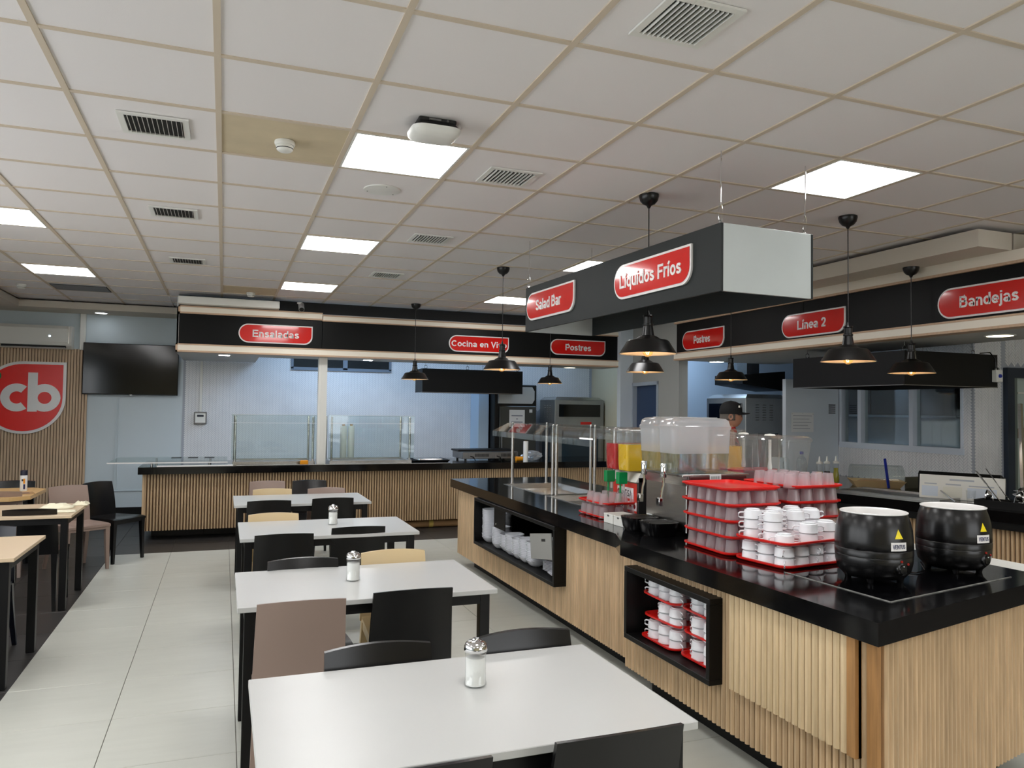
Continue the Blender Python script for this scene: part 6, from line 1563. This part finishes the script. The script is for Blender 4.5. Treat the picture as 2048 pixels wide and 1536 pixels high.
t = Thing("utensil_container", "dark container holding steel serving utensils", "container", (5.93, 4.30, ZT), radians(-76))
t.part("walls", MB().box(-0.26, 0.26, -0.10, -0.09, 0, 0.06).box(-0.26, 0.26, 0.09, 0.10, 0, 0.06).box(-0.26, -0.25, -0.09, 0.09, 0, 0.06).box(0.25, 0.26, -0.09, 0.09, 0, 0.06), BLACKB)
t.part("floor", MB().box(-0.25, 0.25, -0.09, 0.09, 0, 0.004), BLACKB)
UL = ["flat slotted steel turner leaning left out of the dark container", "second flat steel turner leaning behind the first in the container", "round steel ladle at the front of the container", "steel ladle deep in the middle of the container", "black-handled utensil upright in the container", "bright steel tongs leaning right in the container", "black-handled utensil at the right end of the container", "small steel scoop at the left end of the container"]
for k, (a, b, dx, dy, L, hd) in enumerate(((0.02, 0.10, -0.5, 0.5, 0.16, 0), (0.03, 0.02, -0.4, 0.5, 0.17, 0), (-0.02, 0.0, 0.1, -0.2, 0.07, 1), (0.05, -0.05, 0.2, 0.2, 0.09, 1), (0.0, -0.1, -0.1, -0.1, 0.10, 2), (-0.03, -0.06, 0.3, -0.4, 0.10, 2), (0.04, -0.14, 0.1, -0.5, 0.10, 2), (-0.02, 0.16, -0.1, 0.1, 0.06, 1))):
    util(k, 5.93 + a, 4.30 + b, ZT + 0.008, dx, dy, L * 1.35, hd, UL[k])
def dish_w(x, y, z, rx, label):
    M = Matrix.Translation((x, y, z)) @ Matrix.Rotation(rx, 4, 'X')
    solid("white_dish", MB().lathe([(0.03, 0), (0.035, 0), (0.08, 0.035), (0.105, 0.045), (0.104, 0.048), (0.078, 0.04), (0.0, 0.006)], 26, cap1=False, M=M), BOWLW, (x, y, z), label, "dish", "white dishes behind the utensils")
dish_w(6.12, 4.33, ZT + 0.0, 0.0, "white dish at the bottom of the pile behind the utensils")
dish_w(6.12, 4.33, ZT + 0.05, 0.1, "white dish in the middle of the pile behind the utensils")
dish_w(6.13, 4.32, ZT + 0.10, -0.15, "white dish on top of the pile behind the utensils")
solid("clear_tumbler", MB().lathe([(0.028, 0), (0.030, 0.004), (0.038, 0.11)], 18, cap1=False), JARG, (0, 0, 0), "clear tumbler beside the utensil container", "cup").location = (5.93, 4.68, ZT)
bpy.data.objects["clear_tumbler"].data.name = "clear_tumbler"
t = Thing("slanting_bar", "long thin steel bar slanting down across the right counter", "bar", (0, 0, 0), world=True)
t.part("bar", MB().tube([(6.33, 5.55, ZT + 0.175), (5.80, 4.72, ZT + 0.012)], 0.007, 6), STEEL)
t = Thing("ladder", "aluminium folding ladder leaning beside the far doorway", "ladder", (0, 0, 0), world=True)
for (dx, dy) in ((0.0, 0.0), (0.34, 0.05)):
    t.part("rail", MB().tube([(7.02 + dx, 4.98 + dy, 0.0), (7.40 + dx, 5.30 + dy, 1.75)], 0.022, 4), STEEL)
for k in range(6):
    s_ = (k + 1) / 7.0
    t.part("rung", MB().tube([(7.02 + 0.38 * s_, 4.98 + 0.32 * s_, 1.75 * s_), (7.36 + 0.38 * s_, 5.03 + 0.32 * s_, 1.75 * s_)], 0.015, 6), STEEL)

# =================================================================== PERSON (man in a black cap, in the aisle between island and right counter)
def skin_mesh(name, verts, edges, radii, m, sub=2, root=0):
    me = bpy.data.meshes.new(name); me.from_pydata(verts, edges, []); o = bpy.data.objects.new(name, me); COL.objects.link(o)
    sk = o.modifiers.new("skin", 'SKIN'); sd = o.modifiers.new("sub", 'SUBSURF'); sd.levels = sub; sd.render_levels = sub
    for k, r in enumerate(radii):
        rr = r if isinstance(r, tuple) else (r, r)
        me.skin_vertices[0].data[k].radius = rr
    me.skin_vertices[0].data[root].use_root = True
    dg = bpy.context.evaluated_depsgraph_get(); dg.update()
    em = bpy.data.meshes.new_from_object(o.evaluated_get(dg)); em.name = name
    bpy.data.objects.remove(o)
    em.materials.clear(); em.materials.append(m)
    for p in em.polygons: p.use_smooth = True
    return em
PX, PY = 4.64, 6.27
pr = bpy.data.objects.new("person", None); COL.objects.link(pr); pr.location = (PX, PY, 0); pr.rotation_euler = (0, 0, radians(-28))
tag(pr, "man in a black cap and red shirt behind the drink dispensers, looking right", "person")
# local frame: faces +X, left is +Y
V = [(0, 0, 0.93), (0, 0, 1.10), (0.0, 0, 1.28), (-0.01, 0, 1.41), (0.01, 0, 1.47), (0.03, 0, 1.53),
     (-0.01, 0.17, 1.39), (0.0, 0.21, 1.12), (0.14, 0.20, 0.96), (-0.01, -0.17, 1.39), (0.0, -0.21, 1.12), (0.14, -0.20, 0.96),
     (0, 0.09, 0.86), (0.01, 0.10, 0.48), (-0.02, 0.10, 0.08), (0, -0.09, 0.86), (0.01, -0.10, 0.48), (-0.02, -0.10, 0.08)]
Ed = [(0, 1), (1, 2), (2, 3), (3, 4), (4, 5), (3, 6), (6, 7), (7, 8), (3, 9), (9, 10), (10, 11), (0, 12), (12, 13), (13, 14), (0, 15), (15, 16), (16, 17)]
Rr = [(.13, .15), (.12, .145), (.125, .16), (.085, .11), .058, .055, .062, .045, .030, .062, .045, .030, .085, .058, .040, .085, .058, .040]
link("body", skin_mesh("body", V, Ed, Rr, SKIN), pr)
grow = 0.012
SH = [0, 1, 2, 3, 6, 7, 9, 10]
mp = {v: i for i, v in enumerate(SH)}
link("shirt", skin_mesh("shirt", [V[i] for i in SH], [(mp[a], mp[b]) for a, b in Ed if a in mp and b in mp], [tuple(x + grow for x in (Rr[i] if isinstance(Rr[i], tuple) else (Rr[i],) * 2)) for i in SH], CLOTHR), pr)
TR = [0, 12, 13, 14, 15, 16, 17]; mp = {v: i for i, v in enumerate(TR)}
link("trousers", skin_mesh("trousers", [V[i] for i in TR], [(mp[a], mp[b]) for a, b in Ed if a in mp and b in mp], [tuple(x + grow for x in (Rr[i] if isinstance(Rr[i], tuple) else (Rr[i],) * 2)) for i in TR], CLOTHK), pr)
link("collar", MB().lathe([(0.085, 1.425), (0.072, 1.47), (0.066, 1.485), (0.070, 1.482), (0.09, 1.43)], 20, (0.005, 0, 0), cap0=False, cap1=False).mesh("collar", CLOTHR), pr)
for s_ in (-1, 1):
    sh = MB().rrect([(0.01, 0), (0.0, 0.02), (0.004, 0.05), (0.03, 0.075)], 0.27, 0.10, 0.05, (0.05, s_ * 0.10)); link("shoe", sh.mesh("shoe", BLACKB), pr)
    # hands: palm and five fingers
    hx, hy, hz = 0.16, s_ * 0.20, 0.93
    vs = [(hx - .02, hy, hz + .02), (hx + .04, hy, hz - .03)]; es = [(0, 1)]; rs = [(.026, .018), (.034, .014)]
    for q, (oy, L) in enumerate(((-.026, .065), (-.009, .075), (.009, .070), (.025, .055))):
        b = len(vs); vs += [(hx + .06, hy + oy, hz - .05), (hx + .06 + L * .4, hy + oy * 1.1, hz - .05 - L * .45), (hx + .06 + L * .5, hy + oy * 1.1, hz - .05 - L)]
        es += [(1, b), (b, b + 1), (b + 1, b + 2)]; rs += [.010, .009, .007]
    b = len(vs); vs += [(hx + .01, hy - s_ * .035, hz - .02), (hx + .045, hy - s_ * .05, hz - .05)]; es += [(0, b), (b, b + 1)]; rs += [.011, .008]
    link("hand", skin_mesh("hand", vs, es, rs, SKIN, 1), pr)
# head: sculpted profile (faces +X)
def head_pt(u, v):
    # u around 0..1 (0 = front), v 0..1 chin to crown
    a = 2 * pi * u; z = 1.475 + 0.235 * v
    rx_f = [0.030, 0.072, 0.084, 0.088, 0.086, 0.088, 0.092, 0.092, 0.084, 0.060, 0.0][min(10, int(v * 10 + .5))]
    rx_b = [0.030, 0.055, 0.070, 0.084, 0.094, 0.100, 0.102, 0.100, 0.088, 0.062, 0.0][min(10, int(v * 10 + .5))]
    ry = [0.026, 0.050, 0.060, 0.067, 0.072, 0.075, 0.077, 0.077, 0.069, 0.048, 0.0][min(10, int(v * 10 + .5))]
    c, s_ = cos(a), sin(a)
    x = (rx_f if c > 0 else rx_b) * (abs(c) ** 0.9) * (1 if c > 0 else -1); y = ry * s_
    f = max(0, cos(a)) ** 14
    nose = {3: 0.010, 4: 0.030, 5: 0.010}.get(int(v * 10 + .5), 0.0)
    x += nose * f
    if int(v * 10 + .5) == 2: x += 0.006 * f
    if int(v * 10 + .5) == 6: x += 0.004 * f
    return (x + 0.035, y, z)
hm = MB().grid(head_pt, 40, 10).mesh("head", SKIN)
ho = link("head", hm, pr); sd = ho.modifiers.new("s", 'SUBSURF'); sd.levels = 1; sd.render_levels = 2
for s_ in (-1, 1):
    link("ear", MB().lathe([(0.026, -0.004), (0.030, 0.0), (0.026, 0.008), (0.014, 0.004), (0.0, 0.0)], 14, sq=None, M=Matrix.Translation((0.018, s_ * 0.076, 1.585)) @ Matrix.Rotation(-s_ * pi / 2, 4, 'X') @ Matrix.Diagonal((0.75, 1.15, 1, 1))).mesh("ear", SKIN), ho)
    link("eye", MB().lathe([(0.0, -0.009), (0.007, -0.006), (0.0095, 0), (0.007, 0.006), (0.0, 0.009)], 12, (0.106, s_ * 0.030, 1.603), cap0=False, cap1=False).mesh("eye", EYEW), ho)
    link("pupil", MB().lathe([(0.0045, 0), (0.0, 0.002)], 10, cap0=False, M=Matrix.Translation((0.1145, s_ * 0.030, 1.603)) @ Matrix.Rotation(pi / 2, 4, 'Y')).mesh("pupil", INK), ho)
    link("eyebrow", MB().cbox(0.108, 0.124, s_ * 0.032 - 0.016, s_ * 0.032 + 0.016, 1.622, 1.628, 0.002).mesh("eyebrow", HAIR), ho)
    g = [(0.128 + 0.0, s_ * 0.032 + 0.021 * cos(pi * k / 6), 1.600 + 0.016 * sin(pi * k / 6)) for k in range(12)]
    link("spectacle_rim", MB().tube(g, 0.0015, 5, closed=True).tube([(0.128, s_ * 0.053, 1.603), (0.08, s_ * 0.078, 1.606), (0.018, s_ * 0.082, 1.600)], 0.0015, 5).mesh("spectacle_rim", INK), ho)
link("mouth", MB().lathe([(0.0, -0.004), (0.012, 0.0), (0.0, 0.004)], 12, cap0=False, cap1=False, M=Matrix.Translation((0.114, 0, 1.526)) @ Matrix.Diagonal((0.5, 1.7, 1, 1))).mesh("mouth", LIPS), ho)
def hair_pt(u, v):
    a = pi * 0.40 + 2 * pi * 0.60 * u; z = 1.55 + 0.085 * v
    r = 0.103 + 0.004 * sin(u * 60); 
    return (0.030 + r * cos(a) * 1.0, 0.080 * sin(a), z)
hr = link("hair", MB().grid(hair_pt, 24, 4).mesh("hair", HAIR), ho); s_ = hr.modifiers.new("s", 'SOLIDIFY'); s_.thickness = 0.006
cp0 = pr
capo = link("cap", MB().lathe([(0.107, 1.612), (0.110, 1.625), (0.109, 1.655), (0.100, 1.69), (0.080, 1.718), (0.045, 1.735), (0.008, 1.741), (0.0, 1.744)], 28, (0.0, 0, 0), cap0=False, cap1=False, M=Matrix.Translation((0.030, 0, 0)) @ Matrix.Diagonal((1.0, 0.84, 1, 1))).mesh("cap", CLOTHK), pr)
def vis(u, v):
    a = -pi * 0.36 + 2 * pi * 0.36 * u
    r0 = 0.105; k = v * 0.078 * (cos(a * 1.3) ** 0.6 if cos(a * 1.3) > 0 else 0)
    return (0.030 + r0 * cos(a) + k, r0 * 0.84 * sin(a), 1.632 - 0.022 * v * (1 - 0.0) + 0.012 * cos(a * 2.0) * v)
vz = link("cap_peak", MB().grid(vis, 16, 4).mesh("cap_peak", CLOTHK), capo); s_ = vz.modifiers.new("s", 'SOLIDIFY'); s_.thickness = 0.005
link("cap_badge", MB().box(0.090, 0.105, -0.086, -0.078, 1.675, 1.695).mesh("cap_badge", OFFW), capo)
